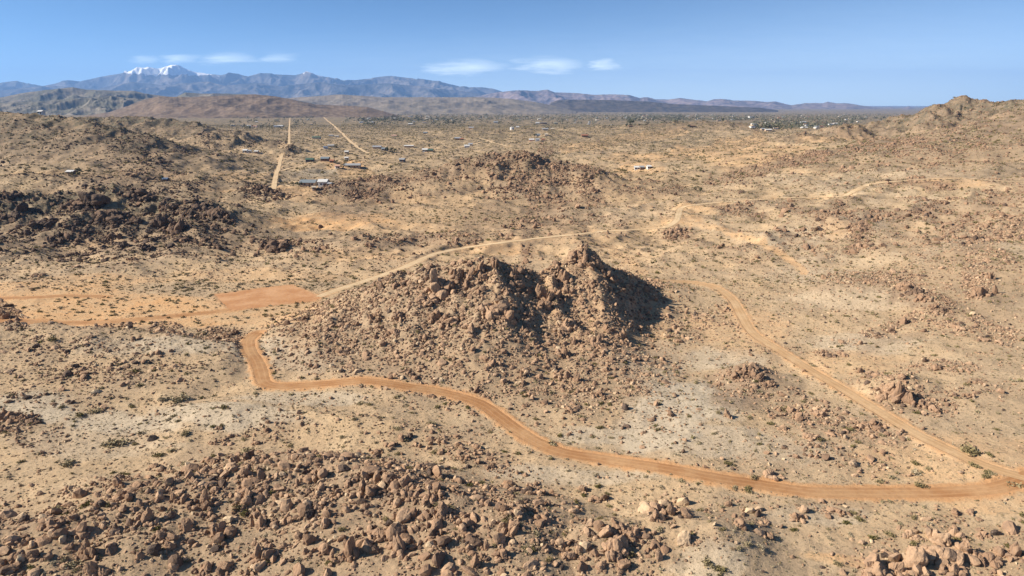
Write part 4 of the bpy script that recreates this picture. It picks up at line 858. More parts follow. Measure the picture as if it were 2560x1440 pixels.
# the boulders that show largest: crags first, then the biggest scattered rocks
items = []
for c in CR: items.append(dict(kind='c', c=c, px=c['px'], py=c['py'], size=c['area'], asp=c['h'] / c['w'], tint=c['tint']))
items.sort(key=lambda q: -q['size']); 
EXTRA_CR = items[285:] if len(items) > 285 else []
items = items[:285]
nextra = 300 - len(items)
score = np.where(inview, appear, 0); order = np.argsort(-score)[:nextra]
for i in order: items.append(dict(kind='s', i=int(i), px=pxs[i], py=pys[i], size=float((appear[i] * 2) ** 2), asp=float(asp[i, 2] / asp[i, :2].mean()), tint=float(tint[i])))
assign(items, 'boulder', rockwords)
def crag_mesh(seed, w, h, df, tintv, sub=4):
    """one joined mass of 1-4 faceted lumps, cracked and weathered"""
    r = np.random.RandomState(seed); k = (1 if r.uniform() < .6 else 2) if w < 2.0 else int(r.randint(3, 7)); VV, FF = [], []; off = 0
    for j in range(k):
        V, Fc = rockshape(5000 + seed * 7 + j, sub if w > 1.2 else 3, k=15, jag=.085)
        f = 1 if k == 1 else r.uniform(.42, .78)
        sx_, sy_, sz_ = w * .55 * f * r.uniform(.85, 1.15), w * .5 * df * f, h * .68 * (f if j else 1) * r.uniform(.85, 1.1)
        a = r.uniform(0, 3.1) if k > 1 or h < w * 1.2 else 0; V = V * (sx_, sy_, sz_)
        ca, sa = math.cos(a), math.sin(a)
        if abs(sx_ - sy_) < .3 * sx_ or k > 1: V = np.stack([V[:, 0] * ca - V[:, 1] * sa, V[:, 0] * sa + V[:, 1] * ca, V[:, 2]], 1)
        l = r.uniform(-.22, .22); V[:, 0] += V[:, 2] * l
        V[:, 2] += sz_ * .35
        if k > 1: V[:, 0] += r.uniform(-.5, .5) * w * (1 - f * .5); V[:, 1] += r.uniform(-.3, .3) * w; V[:, 2] -= r.uniform(0, .35) * h * (1 - f)
        VV.append(V); FF.append(Fc + off); off += len(V)
    V = np.vstack(VV); Fc = np.vstack(FF)
    return mesh_np('boulder', V, Fc, {'tint': ('FLOAT', np.clip(np.full(len(V), tintv) + .03 * r.normal(), 0, 1))}, False, M_ROCK)
GR = 'boulders strewn over the desert hills'
for k, it in enumerate(items):
    if it['kind'] == 'c':
        c = it['c']; me = crag_mesh(k, c['w'], c['h'], c['df'], c['tint']); o = ob('boulder', me, label=it['label'], category='boulder', group=GR)
        o.location = (c['x'], c['y'], float(height(np.array([c['x']]), np.array([c['y']]))[0]) - .12 * c['h'])
    else:
        i = it['i']; V, Fc = rockshape(9000 + k, 3, jag=.08); P = (V * scl[i]) @ rot[i].T
        me = mesh_np('boulder', P, Fc, {'tint': ('FLOAT', np.full(len(P), tint[i]))}, False, M_ROCK)
        o = ob('boulder', me, label=it['label'], category='boulder', group=GR); o.location = pos[i]
rest = np.ones(n, bool); rest[order] = False
big = rest & ((appear > 5.0)); small = rest & ~(appear > 5.0)
pid = rs.randint(0, 18, n)
VA, FA, TA = merge(PROTO[2], pid[big], pos[big], scl[big], rot[big], tint[big])
VB, FB, TB = merge(PROTO[1], pid[small], pos[small], scl[small], rot[small], tint[small])
extraV, extraF, extraT = [], [], []; off = len(VA) + len(VB)
for k, it in enumerate(EXTRA_CR):
    c = it['c']; V, Fc = rockshape(7000 + k, 3); zz = float(height(np.array([c['x']]), np.array([c['y']]))[0])
    V = V * (c['w'] * .55, c['w'] * .5, c['h'] * .6) + (c['x'], c['y'], zz + .2 * c['h']); extraV.append(V); extraF.append(Fc + off); off += len(V); extraT.append(np.full(len(V), c['tint']))
me = mesh_np('rocks', np.vstack([VA, VB] + extraV), np.vstack([FA, FB + len(VA)] + extraF), {'tint': ('FLOAT', np.concatenate([TA, TB] + extraT))}, False, M_ROCK)
ob('rocks', me, kind='stuff', label='countless brown rocks and stones strewn over the hills')
print('rock tris', len(FA) + len(FB))

tick('rocks')
# ------------------------------------------------------------------ shrubs
def shrubshape(seed, nb, sz):
    r = np.random.RandomState(seed); V, Fc = [], []
    for k in range(nb):
        th = r.uniform(0, 6.283); ph = math.acos(r.uniform(.0, 1)); rad = r.uniform(.45, 1) * (.8 + .3 * math.sin(th * 2 + seed) + .15 * math.sin(th * 5))
        c = np.array([math.cos(th) * math.sin(ph), math.sin(th) * math.sin(ph), math.cos(ph) * .75 + .05]) * rad
        a = r.normal(size=3); a /= np.linalg.norm(a); b = np.cross(a, r.normal(size=3)); b /= np.linalg.norm(b)
        q = sz * r.uniform(.6, 1.2); i = len(V)
        V += [c + a * q, c - a * q * .6 + b * q * .7, c - a * q * .6 - b * q * .7]; Fc.append([i, i + 1, i + 2])
        if k % 3 == 0:   # stem blade from the root
            i = len(V); V += [np.array([0, 0, -.05]), c + b * .05, c - b * .05]; Fc.append([i, i + 1, i + 2])
    return np.array(V), np.array(Fc)
SHN = [shrubshape(i, 46, .30) for i in range(8)]; SHF = [shrubshape(40 + i, 12, .55) for i in range(8)]; SHB = [shrubshape(80 + i, 150, .17) for i in range(6)]
def shrub_points(y0, y1, dm, dens_fn, smin, smax, p):
    n = int(1.72 * (y1 ** 2 - y0 ** 2) / 2 * dm); x, y = wedge(n, y0, y1)
    den = dens_fn(x, y); k = rs.uniform(size=n) * dm < den; x, y = x[k], y[k]
    rd = road_field(x, y)[0]; k = rd > .4 + rs.uniform(size=len(x)) * .5; x, y = x[k], y[k]
    k = ~inpoly(x, y, PAD); x, y = x[k], y[k]
    s = smin * np.maximum(rs.uniform(size=len(x)), 1e-4) ** (-1 / p); s = np.minimum(s, smax * rs.uniform(.7, 1, len(x)))
    return x, y, height(x, y), s
def sd_near(x, y):
    sand = blobf(SANDB, x, y)
    return (.95 + 1.1 * fbm(x / 14, y / 14, 4, 401)).clip(.1, 1.7) * (1 - .75 * np.clip(sand, 0, 1))
def sd_mid(x, y):
    sand = blobf(SANDB, x, y)
    return (.15 + .22 * fbm(x / 30, y / 30, 3, 403)).clip(.015, .34) * (1 - .6 * np.clip(sand, 0, 1))
def sd_far(x, y):
    return (.028 + .04 * fbm(x / 80, y / 80, 3, 405)).clip(.003, .06)
A = shrub_points(60, 260, 1.7, sd_near, .12, .85, 2.35)
B = shrub_points(240, 600, .34, sd_mid, .30, 1.3, 2.4)
Cc = shrub_points(560, 2400, .06, sd_far, .7, 2.6, 2.4)
# valley creosote: evenly spaced on the orange flat
fx, fy = wedge(9000, 180, 300, .8); flt = hbase(fx, fy, want=True)[3]; k = (flt > .4) & (rs.uniform(size=len(fx)) < .35); fx, fy = fx[k], fy[k]
k = (road_field(fx, fy)[0] > .6) & ~inpoly(fx, fy, PAD); fx, fy = fx[k], fy[k]; fs = rs.uniform(.35, .95, len(fx))
fx2, fy2 = wedge(7000, 350, 460, .5); flt = hbase(fx2, fy2, want=True)[3]; k = (flt > .4) & (rs.uniform(size=len(fx2)) < .3); fx2, fy2 = fx2[k], fy2[k]
Sx = np.r_[A[0], B[0], Cc[0], fx, fx2]; Sy = np.r_[A[1], B[1], Cc[1], fy, fy2]; Sz = np.r_[A[2], B[2], Cc[2], height(fx, fy), height(fx2, fy2)]
Ss = np.r_[A[3], B[3], Cc[3], fs, rs.uniform(.4, 1.0, len(fx2))]
nS = len(Sx); print('shrubs', nS)
Stint = np.clip(rs.uniform(0, 1, nS), 0, 1); Stint = np.where(Ss > .6, Stint * .62, .25 + .75 * Stint)
Spos = np.stack([Sx, Sy, Sz], 1); Srot = rotmats(rs.uniform(0, 6.28, nS), np.zeros(nS), np.zeros(nS)); Sscl = Ss[:, None] * np.stack([rs.uniform(.8, 1.3, nS), rs.uniform(.8, 1.3, nS), rs.uniform(.6, 1.1, nS)], 1)
Sapp = Ss * F / np.sqrt(Sx ** 2 + Sy ** 2 + (Sz - HC) ** 2); Spx, Spy = project(Sx, Sy, Sz)
SHRUBPX = [(2425,1130,44),(2540,1218,34),(2465,1192,26),(2435,1165,22),(1645,1075,18),(2290,1185,26),(2300,1215,26),(2200,1205,22),(1770,1410,36),(1800,1425,30),(1885,1195,22),(2150,1300,22),(2115,1308,20),(1870,1225,26),(2480,1185,16),
 (290,1112,44),(465,1085,28),(395,1140,24),(430,1128,22),(170,1162,34),(620,1128,34),(215,1265,26),(525,1215,30),(600,1270,34),(610,1285,26),(465,1400,26),(180,1415,34),(425,1285,30),(680,1395,26),(745,1405,24),(1340,1335,26),(1315,1380,20),(1575,1385,34),(1560,1410,26),(1650,1325,22),(965,1300,22),(855,1325,22),
 (450,1000,40),(560,1020,24),(240,1030,28),(200,1040,22),(340,930,22),(350,965,20),(1455,900,20),(1310,985,22),(1045,830,16),(940,715,16),(960,720,14),(1015,1100,24),(1080,1060,26),(900,1010,24),(1380,1110,26),(1500,1070,20),(1400,1090,20),(1820,1160,24),(1925,1060,20),(1955,1025,20),(2120,1075,24),(2050,1100,20),(2290,1160,20),(2230,1195,20),
 (700,648,9),(520,700,8),(190,745,10),(60,770,12),(100,780,12),(120,790,10),(280,770,12),(350,775,10),(410,790,10),(130,850,26),(410,1000,26),(1745,468,9),(1752,472,8),(1730,465,8)]
sp = np.array(SHRUBPX, float); hx, hy = march(sp[:, 0], sp[:, 1], fn=height); hz = height(hx, hy); hs = sp[:, 2] / 2 / F * np.sqrt(hx ** 2 + hy ** 2 + (hz - HC) ** 2)
sitems = [dict(x=hx[i], y=hy[i], z=hz[i], r=hs[i], px=sp[i, 0], py=sp[i, 1], size=sp[i, 2], tint=float(rs.uniform(.05, .6))) for i in range(len(sp))]
sc_in = np.where((Spx > 5) & (Spx < 2555) & (Spy > 5) & (Spy < 1430), Sapp, 0); so_ = np.argsort(-sc_in)[:300 - len(sitems)]
for i in so_: sitems.append(dict(x=Sx[i], y=Sy[i], z=Sz[i], r=Ss[i], px=float(Spx[i]), py=float(Spy[i]), size=float(Sapp[i] * 2), tint=float(Stint[i])))
assign(sitems, 'shrub', lambda it: 'dark green' if it['tint'] < .22 else ('olive green' if it['tint'] < .42 else ('grey-green' if it['tint'] < .72 else 'dry brown')))
smesh = {}
for k, it in enumerate(sitems):
    tq = round(it['tint'] * 8) / 8; key = (k % 6, tq)
    if key not in smesh:
        V, Fc = SHB[k % 6]; smesh[key] = mesh_np('shrub', V, Fc, {'tint': ('FLOAT', np.full(len(V), tq))}, False, M_SHRUB)
    o = ob('shrub', smesh[key], label=it['label'], category='shrub', group='shrubs scattered over the desert'); o.location = (it['x'], it['y'], it['z']); o.rotation_euler = (0, 0, k * 1.7)
    o.scale = (it['r'] * 1.15, it['r'] * 1.05, it['r'] * .85)
rest = np.ones(nS, bool); rest[so_] = False; nearm = rest & (Sapp > 3.2); farm = rest & ~(Sapp > 3.2); pid = rs.randint(0, 8, nS)
VA, FA, TA = merge(SHN, pid[nearm], Spos[nearm], Sscl[nearm], Srot[nearm], Stint[nearm]); VB, FB, TB = merge(SHF, pid[farm], Spos[farm], Sscl[farm], Srot[farm], Stint[farm])
me = mesh_np('scrub', np.vstack([VA, VB]), np.vstack([FA, FB + len(VA)]), {'tint': ('FLOAT', np.r_[TA, TB])}, False, M_SHRUB)
ob('scrub', me, kind='stuff', label='low desert scrub and dry tufts scattered everywhere')
print('shrub tris', len(FA) + len(FB))
tick('shrubs')

# ------------------------------------------------------------------ houses, sheds and trees
def boxm(V, Fq, MI, x0, x1, y0, y1, z0, z1, mi, top=True):
    i = len(V); V += [(x, y, z) for z in (z0, z1) for x, y in ((x0, y0), (x1, y0), (x1, y1), (x0, y1))]
    f = [(0, 1, 5, 4), (1, 2, 6, 5), (2, 3, 7, 6), (3, 0, 4, 7)] + ([(4, 5, 6, 7)] if top else [])
    for q in f: Fq.append(tuple(i + k for k in q)); MI.append(mi)
def pym(name, V, Fq, mats, MI=None, smooth=False):
    me = bpy.data.meshes.new(name); me.from_pydata(V, [], Fq)
    for m in mats: me.materials.append(m)
    if MI: me.polygons.foreach_set('material_index', MI)
    me.update(); return me
def walls(w, d, h, gable, rh):
    V, Fq, MI = [], [], []; boxm(V, Fq, MI, -w / 2, w / 2, -d / 2, d / 2, -1.2, h, 0, not gable)
    if gable:
        i = len(V); V += [(-w / 2, 0, h + rh), (w / 2, 0, h + rh)]; Fq += [(5, 6, i + 1), (7, 4, i)]; MI += [0, 0]
    return V, Fq, MI
def roofm(w, d, h, gable, rh, ov=.6, t=.25):
    V, Fq = [], []
    if gable:
        a = w / 2 + ov; b = d / 2 + ov; zb = h - rh * ov / (d / 2)
        V = [(-a, -b, zb), (a, -b, zb), (a, 0, h + rh), (-a, 0, h + rh), (a, b, zb), (-a, b, zb)]
        V += [(x, y, z + t) for x, y, z in V]
        Fq = [(0, 3, 2, 1), (3, 5, 4, 2), (6, 7, 8, 9), (9, 8, 10, 11), (0, 1, 7, 6), (4, 5, 11, 10), (1, 2, 8, 7), (2, 4, 10, 8), (3, 0, 6, 9), (5, 3, 9, 11)]
    else:
        MI = []; boxm(V, Fq, MI, -w / 2 - ov, w / 2 + ov, -d / 2 - ov, d / 2 + ov, h + .002, h + t + .1, 0); Fq.append((3, 2, 1, 0))
    return V, Fq
COL = {'white': plainmat('white_paint', (.60, .59, .57), .6, .08), 'offwhite': plainmat('cream_stucco', (.50, .43, .34), .8, .1), 'tan': plainmat('tan_stucco', (.45, .33, .23), .9, .1),
       'brown': plainmat('brown_siding', (.22, .14, .09), .8, .15), 'red': plainmat('red_brown_tile', (.30, .13, .08), .8, .2), 'grey': plainmat('grey_shingle', (.30, .31, .33), .7, .15), 'dark': plainmat('dark_shingle', (.10, .10, .11), .7, .2),
       'metal': plainmat('pale_metal_sheet', (.38, .38, .38), .5, .1, 1, .2), 'bluegrey': plainmat('blue_grey_metal', (.20, .23, .25), .5, .15), 'green': plainmat('green_metal', (.07, .12, .09), .6, .15), 'pink': plainmat('pink_stucco', (.60, .36, .27), .8, .1),
       'glass': plainmat('window_glass', (.04, .05, .07), .15, .1), 'door': plainmat('door_paint', (.18, .10, .06), .6, .1), 'blue': plainmat('blue_tarp', (.10, .15, .24), .6, .1)}
def ground_at(px, py):
    x, y = march([px], [py], fn=height); return float(x[0]), float(y[0]), float(height(x, y)[0])
# px, py(base), width px, depth m, wall height m, gable, roof, wall, rot, category, label
HOUSES = [
 (879,419,38,9,3.6,1,'metal','tan',4,'house','long house with pale metal roof on the flat left of the middle hill'),
 (769,466,36,10,3.4,1,'bluegrey','tan',-4,'house','long blue-grey roofed house beside the white garage'),
 (806,467,20,8,4.2,1,'white','white',0,'garage','white gabled garage right of the blue-grey roofed house'),
 (823,467,6,4,2.4,0,'white','white',0,'shed','tiny white shed at the right side of the white garage'),
 (784,477,7,3,2.6,1,'offwhite','offwhite',10,'shed','small pale shed standing in front of the white garage'),
 (842,421,10,5,3,1,'pink','white',20,'trailer','small pinkish trailer left of the long metal-roofed house'),
 (866,401,8,4,3.4,1,'white','white',0,'shed','small white shed above the long metal-roofed house'),
 (811,403,18,9,3.2,1,'bluegrey','brown',0,'house','grey roofed house up the flat left of the white shed'),
 (829,407,9,6,2.8,1,'red','brown',0,'shed','brown shed right of the grey roofed house'),
 (773,405,17,8,3,1,'green','dark',3,'house','dark green roofed house beside the straight road'),
 (1005,405,12,7,3.2,1,'metal','dark',-8,'shed','grey metal shed alone on the slope left of the middle hill'),
 (1062,380,12,8,3.4,1,'white','white',0,'house','white walled house joined to the green roofed house'),
 (1074,379,14,9,3.4,1,'green','brown',0,'house','green roofed house at the foot of the middle hill'),
 (1167,369,12,8,3.2,1,'white','white',6,'house','white house above the middle hill on a pale drive'),
 (1176,365,9,8,3.2,1,'grey','offwhite',0,'house','grey roofed house directly behind the white house'),
 (1144,350,14,9,3.4,1,'grey','brown',0,'house','brown house with grey roof left above the white house'),
 (1154,350,8,7,3,1,'red','brown',0,'shed','brown shed at the right end of the brown house'),
 (942,372,20,9,3.4,1,'grey','tan',0,'house','tan house with long grey roof beside the straight road end'),
 (1022,369,22,5,2.8,1,'white','tan',0,'trailer','long low pale trailer between the dark trees and the green roof'),
 (960,377,12,8,3,1,'bluegrey','offwhite',0,'house','grey-blue roofed house left of the dark trees'),
 (866,384,8,6,3,1,'white','offwhite',0,'shed','tiny white shed left of the straight road end'),
 (1063,335,9,8,3,1,'bluegrey','tan',0,'house','blue-grey roofed house far out on the brown flat'),
 (985,341,12,5,2.4,1,'pink','offwhite',0,'house','low pink roofed house on the brown flat'),
 (1178,322,11,9,3.6,1,'metal','pink',0,'house','pale roofed house at the edge of the rolling hills'),
 (1280,324,10,9,5.2,0,'white','white',0,'storage tank','white storage tank house on the pale rise'),
 (1294,319,7,8,3.2,1,'white','white',0,'house','tiny white house right above the white tank'),
 (1344,309,9,9,3.6,1,'white','white',0,'house','white end of the long dark-roofed house on the ridge'),
 (1359,310,17,12,4,1,'dark','brown',0,'house','long dark-roofed house on the ridge before the town'),
 (1329,353,11,8,3.4,1,'white','pink',0,'house','white roofed pinkish house above the middle hill'),
 (1344,353,9,8,3.2,1,'grey','white',0,'house','grey-white house beside the pinkish house'),
 (1358,352,8,7,3,1,'red','tan',0,'shed','orange-red roofed shed right of the pinkish house'),
 (1345,340,11,8,3.2,1,'bluegrey','white',0,'house','blue-white house behind the pinkish house'),
 (1366,340,7,7,3,1,'offwhite','offwhite',0,'house','small cream house right of the blue-white house'),
 (1363,326,14,8,3.2,1,'metal','offwhite',0,'house','long pale house high on the rolling slope'),
 (1381,324,8,8,3,1,'offwhite','tan',0,'house','small tan house right of the long pale house'),
 (1462,343,15,10,3.6,1,'red','brown',0,'house','red-brown roofed house alone on the rolling hills'),
 (1594,424,13,6,3,1,'white','white',-4,'trailer','white trailer in the hollow right of the middle hill'),
 (1605,425,9,6,2.8,1,'metal','brown',0,'shed','metal roofed shed between the two white trailers'),
 (1623,423,8,6,3,1,'white','white',4,'trailer','smaller white trailer at the right in the hollow'),
 (790,347,18,9,3.4,1,'green','offwhite',0,'house','dark green roofed house at the end of the pale drive'),
 (827,341,10,5,2.6,1,'metal','metal',0,'shed','low metal shed among junk left of the straight road'),
 (841,342,9,5,2.6,1,'offwhite','white',0,'shed','low white shed next to the metal shed'),
 (612,382,9,7,3.2,1,'white','white',0,'house','white house in the yard left of the straight road'),
 (622,383,8,6,3,1,'grey','white',10,'shed','grey shed in the yard left of the straight road'),
 (640,384,8,5,2.6,1,'white','tan',0,'trailer','small pale trailer right of the yard'),
 (827,367,14,7,3,1,'metal','offwhite',0,'house','pale metal roofed house beside the bare fenced plot'),
 (813,373,8,6,2.8,1,'blue','white',0,'shed','blue roofed shed near the bare fenced plot'),
 (700,317,12,9,4,1,'white','white',0,'warehouse','white warehouse near the far straight road'),
 (689,318,9,8,4,1,'grey','white',0,'warehouse','grey roofed warehouse left of the white warehouse'),
 (635,318,12,8,3.4,1,'pink','white',0,'house','pink roofed white house below the brown hill'),
 (744,286,7,10,4,1,'white','white',0,'house','bright white house below the brown hill'),
 (99,286,8,8,3.6,1,'white','white',0,'house','white house on the ridge of the far left hill'),
 (174,435,14,5,2.4,1,'white','brown',-5,'shed','low white roofed shed beside the lone dark tree'),
 (412,453,9,4,2,1,'blue','dark',0,'shelter','small blue shelter beside a tree on the left flat'),
 (1922,328,14,9,3.8,1,'white','tan',0,'house','long white roofed house on the far rolling hills'),
 (1908,326,8,8,3.4,1,'grey','tan',0,'house','grey roofed house left of the long white roof'),
 (1731,318,13,10,3,1,'brown','brown',0,'house','low brown house on the crest of the rolling hills'),
 (1798,303,9,8,4,0,'bluegrey','tan',0,'house','flat-roofed house standing on the hill skyline'),
 (1577,318,9,8,3.4,1,'brown','brown',0,'house','small brown house by trees on the rolling hills'),
 (1880,295,11,30,10,0,'offwhite','white',0,'warehouse','tall pale warehouse standing above the distant town'),
 (1120,247,5,14,6,0,'white','white',0,'building','tiny white building high on the purple slope'),
]
def make_house(spec, i):
    px, py, wp, d, h, gable, rc, wc, rot, cat, label = spec
    x, y, z = ground_at(px, py); sl = math.hypot(x, y, HC - z); w = wp / F * sl
    if cat == 'building': return
    y += d / 2; z = float(height(np.array([x]), np.array([y]))[0])
    zc = min(float(height(np.array([x + a * w / 2]), np.array([y - d / 2]))[0]) for a in (-1, 0, 1)); z = min(z, zc + 1.0)
    e = bpy.data.objects.new(cat.replace(' ', '_'), None); C.objects.link(e); e.location = (x, y, z); e.rotation_euler = (0, 0, R(rot)); e['label'] = label; e['category'] = cat
    if cat == 'storage tank':
        V, Fc = [], []; n_ = 20; r_ = w / 2
        for zz, rr_ in ((-1, r_), (h, r_), (h + .02, r_ * 1.02), (h + 1.0, .2)):
            V += [(rr_ * math.cos(k * 2 * math.pi / n_), rr_ * math.sin(k * 2 * math.pi / n_), zz) for k in range(n_)]
        side = [(k, (k + 1) % n_, n_ + (k + 1) % n_, n_ + k) for k in range(n_)]
        roof = [(2 * n_ + k, 2 * n_ + (k + 1) % n_, 3 * n_ + (k + 1) % n_, 3 * n_ + k) for k in range(n_)] + [tuple(range(3 * n_, 4 * n_))]
        ob('tank_wall', pym('tank_wall', V, side, [COL[wc]]), e); ob('tank_roof', pym('tank_roof', V, roof, [COL[rc]]), e); return
    h *= .8; rh = min(d * .18, 1.6) if gable else 0
    V, Fq, MI = walls(w, d, h, gable, rh); wo_ = ob('wall', pym('wall', V, Fq, [COL[wc]]), e)
    V, Fq = roofm(w, d, h, gable, rh); ob('roof', pym('roof', V, Fq, [COL[rc]]), e)
    if y < 1100:
        V, Fq, MI = [], [], []; boxm(V, Fq, MI, w * .12, w * .12 + (1.1 if cat != 'garage' else 3), -d / 2 - .06, -d / 2 + .02, -.4, 2.1, 0); ob('door', pym('door', V, Fq, [COL['door']]), e)
        for k in (-.36, -.15, .34):
            V, Fq, MI = [], [], []; boxm(V, Fq, MI, w * k - .7, w * k + .7, -d / 2 - .05, -d / 2 + .02, 1.0, 2.1, 0)
            if cat in ('house', 'trailer') or k == -.15: ob('window', pym('window', V, Fq, [COL['glass']]), e)
for i, hs_ in enumerate(HOUSES): make_house(hs_, i)

# trees
M_LEAF = plainmat('tree_foliage', (.075, .085, .045), .9, .35, .4); M_LEAF2 = plainmat('tree_foliage_grey', (.13, .13, .085), .9, .3, .4); M_BARK = plainmat('bark', (.13, .10, .075), .9, .2)
def crown_np(seed, n_=110, squash=.85):
    r = np.random.RandomState(seed); V, Fc = [], []
    cl = r.normal(size=(7, 3)) * (.42, .42, .32); 
    for k in range(n_):
        c = cl[k % 7] + r.normal(size=3) * .2; c[2] *= squash; a = r.normal(size=3); a /= np.linalg.norm(a); b = np.cross(a, r.normal(size=3)); b /= np.linalg.norm(b); q = r.uniform(.12, .26)
        i = len(V); V += [c + a * q, c - a * q * .6 + b * q * .8, c - a * q * .6 - b * q * .8]; Fc.append([i, i + 1, i + 2])
    return np.array(V), np.array(Fc)
CROWN = [crown_np(i) for i in range(6)]; CROWNF = [crown_np(20 + i, 26) for i in range(6)]
CROWNF = [(V * 1.45, Fc) for V, Fc in CROWNF]
def trunk_np():
    V, Fq = [], []
    for a, b, r0, r1 in (((0, 0, -.5), (.02, 0, .5), .07, .05), ((.02, 0, .45), (.3, .1, .95), .045, .02), ((.02, 0, .45), (-.25, -.12, 1.0), .045, .02), ((.02, 0, .5), (.05, .25, 1.1), .04, .015)):
        i = len(V)
        for p, r_ in ((a, r0), (b, r1)): V += [(p[0] + r_ * math.cos(k * 1.2566), p[1] + r_ * math.sin(k * 1.2566), p[2]) for k in range(5)]
        Fq += [(i + k, i + (k + 1) % 5, i + 5 + (k + 1) % 5, i + 5 + k) for k in range(5)]
    return V, Fq
TV, TF = trunk_np(); trunk_me = pym('trunk', TV, TF, [M_BARK])
cr_me = [[mesh_np('crown', V, Fc, None, False, m) for V, Fc in CROWN] for m in (M_LEAF, M_LEAF2)]
crf_me = [[mesh_np('tree', V + np.array([0, 0, 1.0]), Fc, None, False, m) for V, Fc in CROWNF] for m in (M_LEAF, M_LEAF2)]
NEAR_TREES = [(193,434,2.6,'lone dark tree beside the low white roofed shed'),(405,450,2.4,'dark tree beside the small blue shelter'),(858,420,2.6,'dark tree at the left end of the long metal-roofed house'),(747,466,2.4,'dark tree at the left end of the blue-grey roof'),
 (968,379,4.2,'large dark tree right of the grey-blue roofed house'),(978,381,3.6,'dark tree second right of the grey-blue roofed house'),(986,380,2.6,'smaller dark tree at the right end of the dark row'),(1137,349,3.0,'tree at the left side of the brown house'),
 (841,369,3.0,'tree between the pale metal roof and the bare plot'),(1337,341,3.4,'dark tree left of the blue-white house'),(1567,317,5.0,'left of two trees by the small brown house'),(1574,318,4.0,'right of two trees by the small brown house'),
 (1806,303,4.2,'dark tree on the hill skyline beside the flat roof'),(1722,318,4.0,'tree left of the low brown house on the crest'),(982,295,9,'widest dark grove tree left of the town'),(1576,312,8,'wide dark tree mass at the town edge'),(1660,464,1.2,'small bushy tree in the hollow above the road bend'),(1738,476,1.6,'dark bushy tree above the far road'),(1750,478,1.5,'second dark bushy tree above the far road')]
for k, (px, py, r_, label) in enumerate(NEAR_TREES):
    x, y, z = ground_at(px, py); e = bpy.data.objects.new('tree', None); C.objects.link(e); e.location = (x, y, z); e['label'] = label; e['category'] = 'tree'; e.rotation_euler = (0, 0, k * 2.1)
    t_ = ob('trunk', trunk_me, e); t_.scale = (r_, r_, r_ * .9); c_ = ob('crown', cr_me[0][k % 6], e); c_.location = (0, 0, r_ * 1.05); c_.scale = (r_ * 1.05, r_ * 1.05, r_)
# the distant town: 230 single houses and 260 single trees, the rest of the trees as one mass
rt = random.Random(11)
SECT = [(620,'under the brown hill left slope'),(700,'below the middle of the brown hill'),(800,'at the straight road end'),(930,'right of the straight road'),(1000,'by the dark grove'),(1090,'below the left end of the purple slope'),(1180,'below the left half of the slope'),(1270,'below the purple slope middle'),(1340,'below the purple slope right end'),
 (1420,'between purple slope and mesa'),(1500,'below the dark left end of the mesa'),(1570,'below the middle of the mesa'),(1640,'below the right part of the mesa'),(1720,'left of the rolling hill skyline'),(1800,'behind the rolling hill skyline'),(1870,'left of the tall pale warehouse'),(1930,'around the tall pale warehouse'),(2000,'right of the tall pale warehouse'),(2080,'far right in town'),(2160,'just left of the big right hill'),(9999,'half behind the big right hill')]
def sector(px, py):
    q = next(n for a, n in SECT if px < a)
    return ('in front rows ' if py > 303 else ('in middle rows ' if py > 292 else 'in back rows ')) + q
def townpx():
    q = rt.random()
    if q < .10: return rt.uniform(575, 790), rt.choice([rt.uniform(284, 296), rt.uniform(284, 296), rt.uniform(300, 322)])
    if q < .22: return rt.uniform(880, 1500), rt.uniform(268, 286)
    if q < .56: return rt.uniform(860, 1720), 284 + abs(rt.gauss(0, 9)) * 1.4
    if q < .62: return rt.uniform(900, 1150), rt.uniform(296, 312)
    if q < .85: return rt.uniform(1560, 2260), rt.uniform(285, 301)
    return rt.uniform(1880, 2150), rt.uniform(303, 322)
def far_house(w, d, h, rc, wc):
    V, Fq, MI = walls(w, d, h, True, d * .2); V2, F2 = roofm(w, d, h, True, d * .2); n0 = len(V)
    return pym('house', V + V2, Fq + [tuple(a + n0 for a in f) for f in F2], [COL[wc], COL[rc]], [0] * len(Fq) + [1] * len(F2))
fh = {}
for rc in ('white', 'metal', 'offwhite', 'grey', 'red', 'tan'):
    for k in range(2): fh[(rc, k)] = far_house((15, 21)[k], (10, 12)[k], 3.8, rc, rt.choice(['white', 'offwhite', 'tan', 'offwhite']))
pos_t = [townpx() for _ in range(250)]; GP = march([p[0] for p in pos_t], [p[1] for p in pos_t], fn=height); GZ = height(*GP)
NAMEC = {'white': 'white-roofed', 'metal': 'pale metal-roofed', 'offwhite': 'cream-roofed', 'grey': 'grey-roofed', 'red': 'brown-roofed', 'tan': 'tan-roofed'}
for k, p in enumerate(pos_t):
    if GP[1][k] > 8900 or GP[1][k] < 1500: continue
    rc = rt.choice(['white', 'white', 'metal', 'offwhite', 'grey', 'red', 'tan', 'grey']); sz = rt.randint(0, 1)
    o = ob('house', fh[(rc, sz)], label=f"{'larger' if sz else 'small'} {NAMEC[rc]} house {sector(*p)}", category='house', group='tiny houses of the distant desert town')
    o.location = (GP[0][k], GP[1][k], GZ[k] + .3); o.rotation_euler = (0, 0, rt.choice([0, 0, 1.57, .3])); f = rt.uniform(.5, .8); o.scale = (f, f, f)
pos_t = [townpx() for _ in range(4600)]; GP = march([p[0] for p in pos_t], [p[1] for p in pos_t], fn=height); GZ = height(*GP)
ord_ = sorted([k for k in range(len(pos_t)) if 1500 < GP[1][k] < 8900], key=lambda k: (pos_t[k][1] < 294) + rt.random() * 1.2)
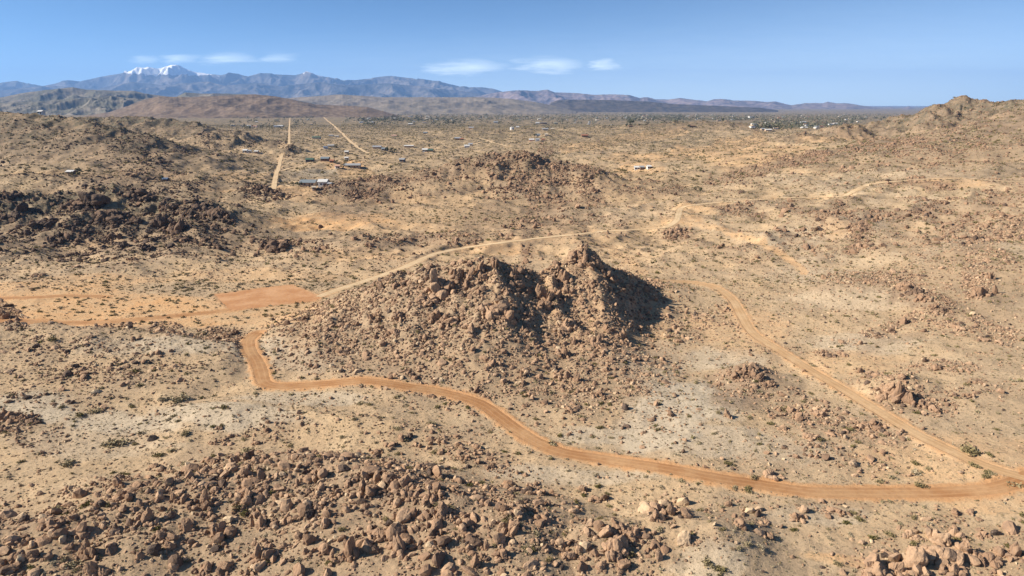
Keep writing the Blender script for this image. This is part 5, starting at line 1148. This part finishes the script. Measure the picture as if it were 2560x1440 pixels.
for k in ord_[:258]:
    p = pos_t[k]; m = rt.randint(0, 1); f = rt.uniform(3.0, 6.5); o = ob('tree', crf_me[m][k % 6], label=f"{'low' if f < 4 else ('medium' if f < 5.3 else 'tall')} {'grey-green' if m else 'dark green'} tree {sector(*p)}", category='tree', group='tiny trees of the distant desert town')
    o.location = (GP[0][k], GP[1][k], GZ[k] - .3 * f); o.scale = (f * 1.2, f * 1.2, f); o.rotation_euler = (0, 0, k)
kk = [k for k in ord_[258:] if pos_t[k][1] < 303 or rt.random() < .3]; n_ = len(kk); P_ = np.array([[GP[0][k], GP[1][k], GZ[k] + 1.5] for k in kk]); f = np.array([rt.uniform(3.5, 9) for _ in kk])
V, Fc, T_ = merge(CROWNF, rs.randint(0, 6, n_), P_, f[:, None] * np.array([[1.3, 1.3, .9]]), rotmats(rs.uniform(0, 6, n_), np.zeros(n_), np.zeros(n_)), np.zeros(n_))
ob('trees', mesh_np('trees', V, Fc, None, False, M_LEAF2), kind='stuff', label='mass of dark trees spread through the distant town')
tick('town')
# ------------------------------------------------------------------ haze
def haze():
    X0, X1, Y0, Y1, Z0, Z1 = -40000, 40000, -1500, 40000, -105, 1830
    V = [(x, y, z) for x in (X0, X1) for y in (Y0, Y1) for z in (Z0, Z1)]
    Fq = [(0, 1, 3, 2), (4, 6, 7, 5), (0, 4, 5, 1), (2, 3, 7, 6), (0, 2, 6, 4), (1, 5, 7, 3)]
    me = bpy.data.meshes.new('haze'); me.from_pydata(V, [], Fq)
    m = bpy.data.materials.new('air'); m.use_nodes = True; t = m.node_tree; t.nodes.clear()
    o_ = t.nodes.new('ShaderNodeOutputMaterial'); v = t.nodes.new('ShaderNodeVolumePrincipled')
    v.inputs['Color'].default_value = (.28, .52, 1.0, 1); v.inputs['Density'].default_value = HAZE; v.inputs['Anisotropy'].default_value = .1
    t.links.new(v.outputs[0], o_.inputs['Volume']); me.materials.append(m)
    ob('haze', me, kind='stuff', label='thin blue haze over the far land')
HAZE = 2.8e-5
haze()
tick('end')
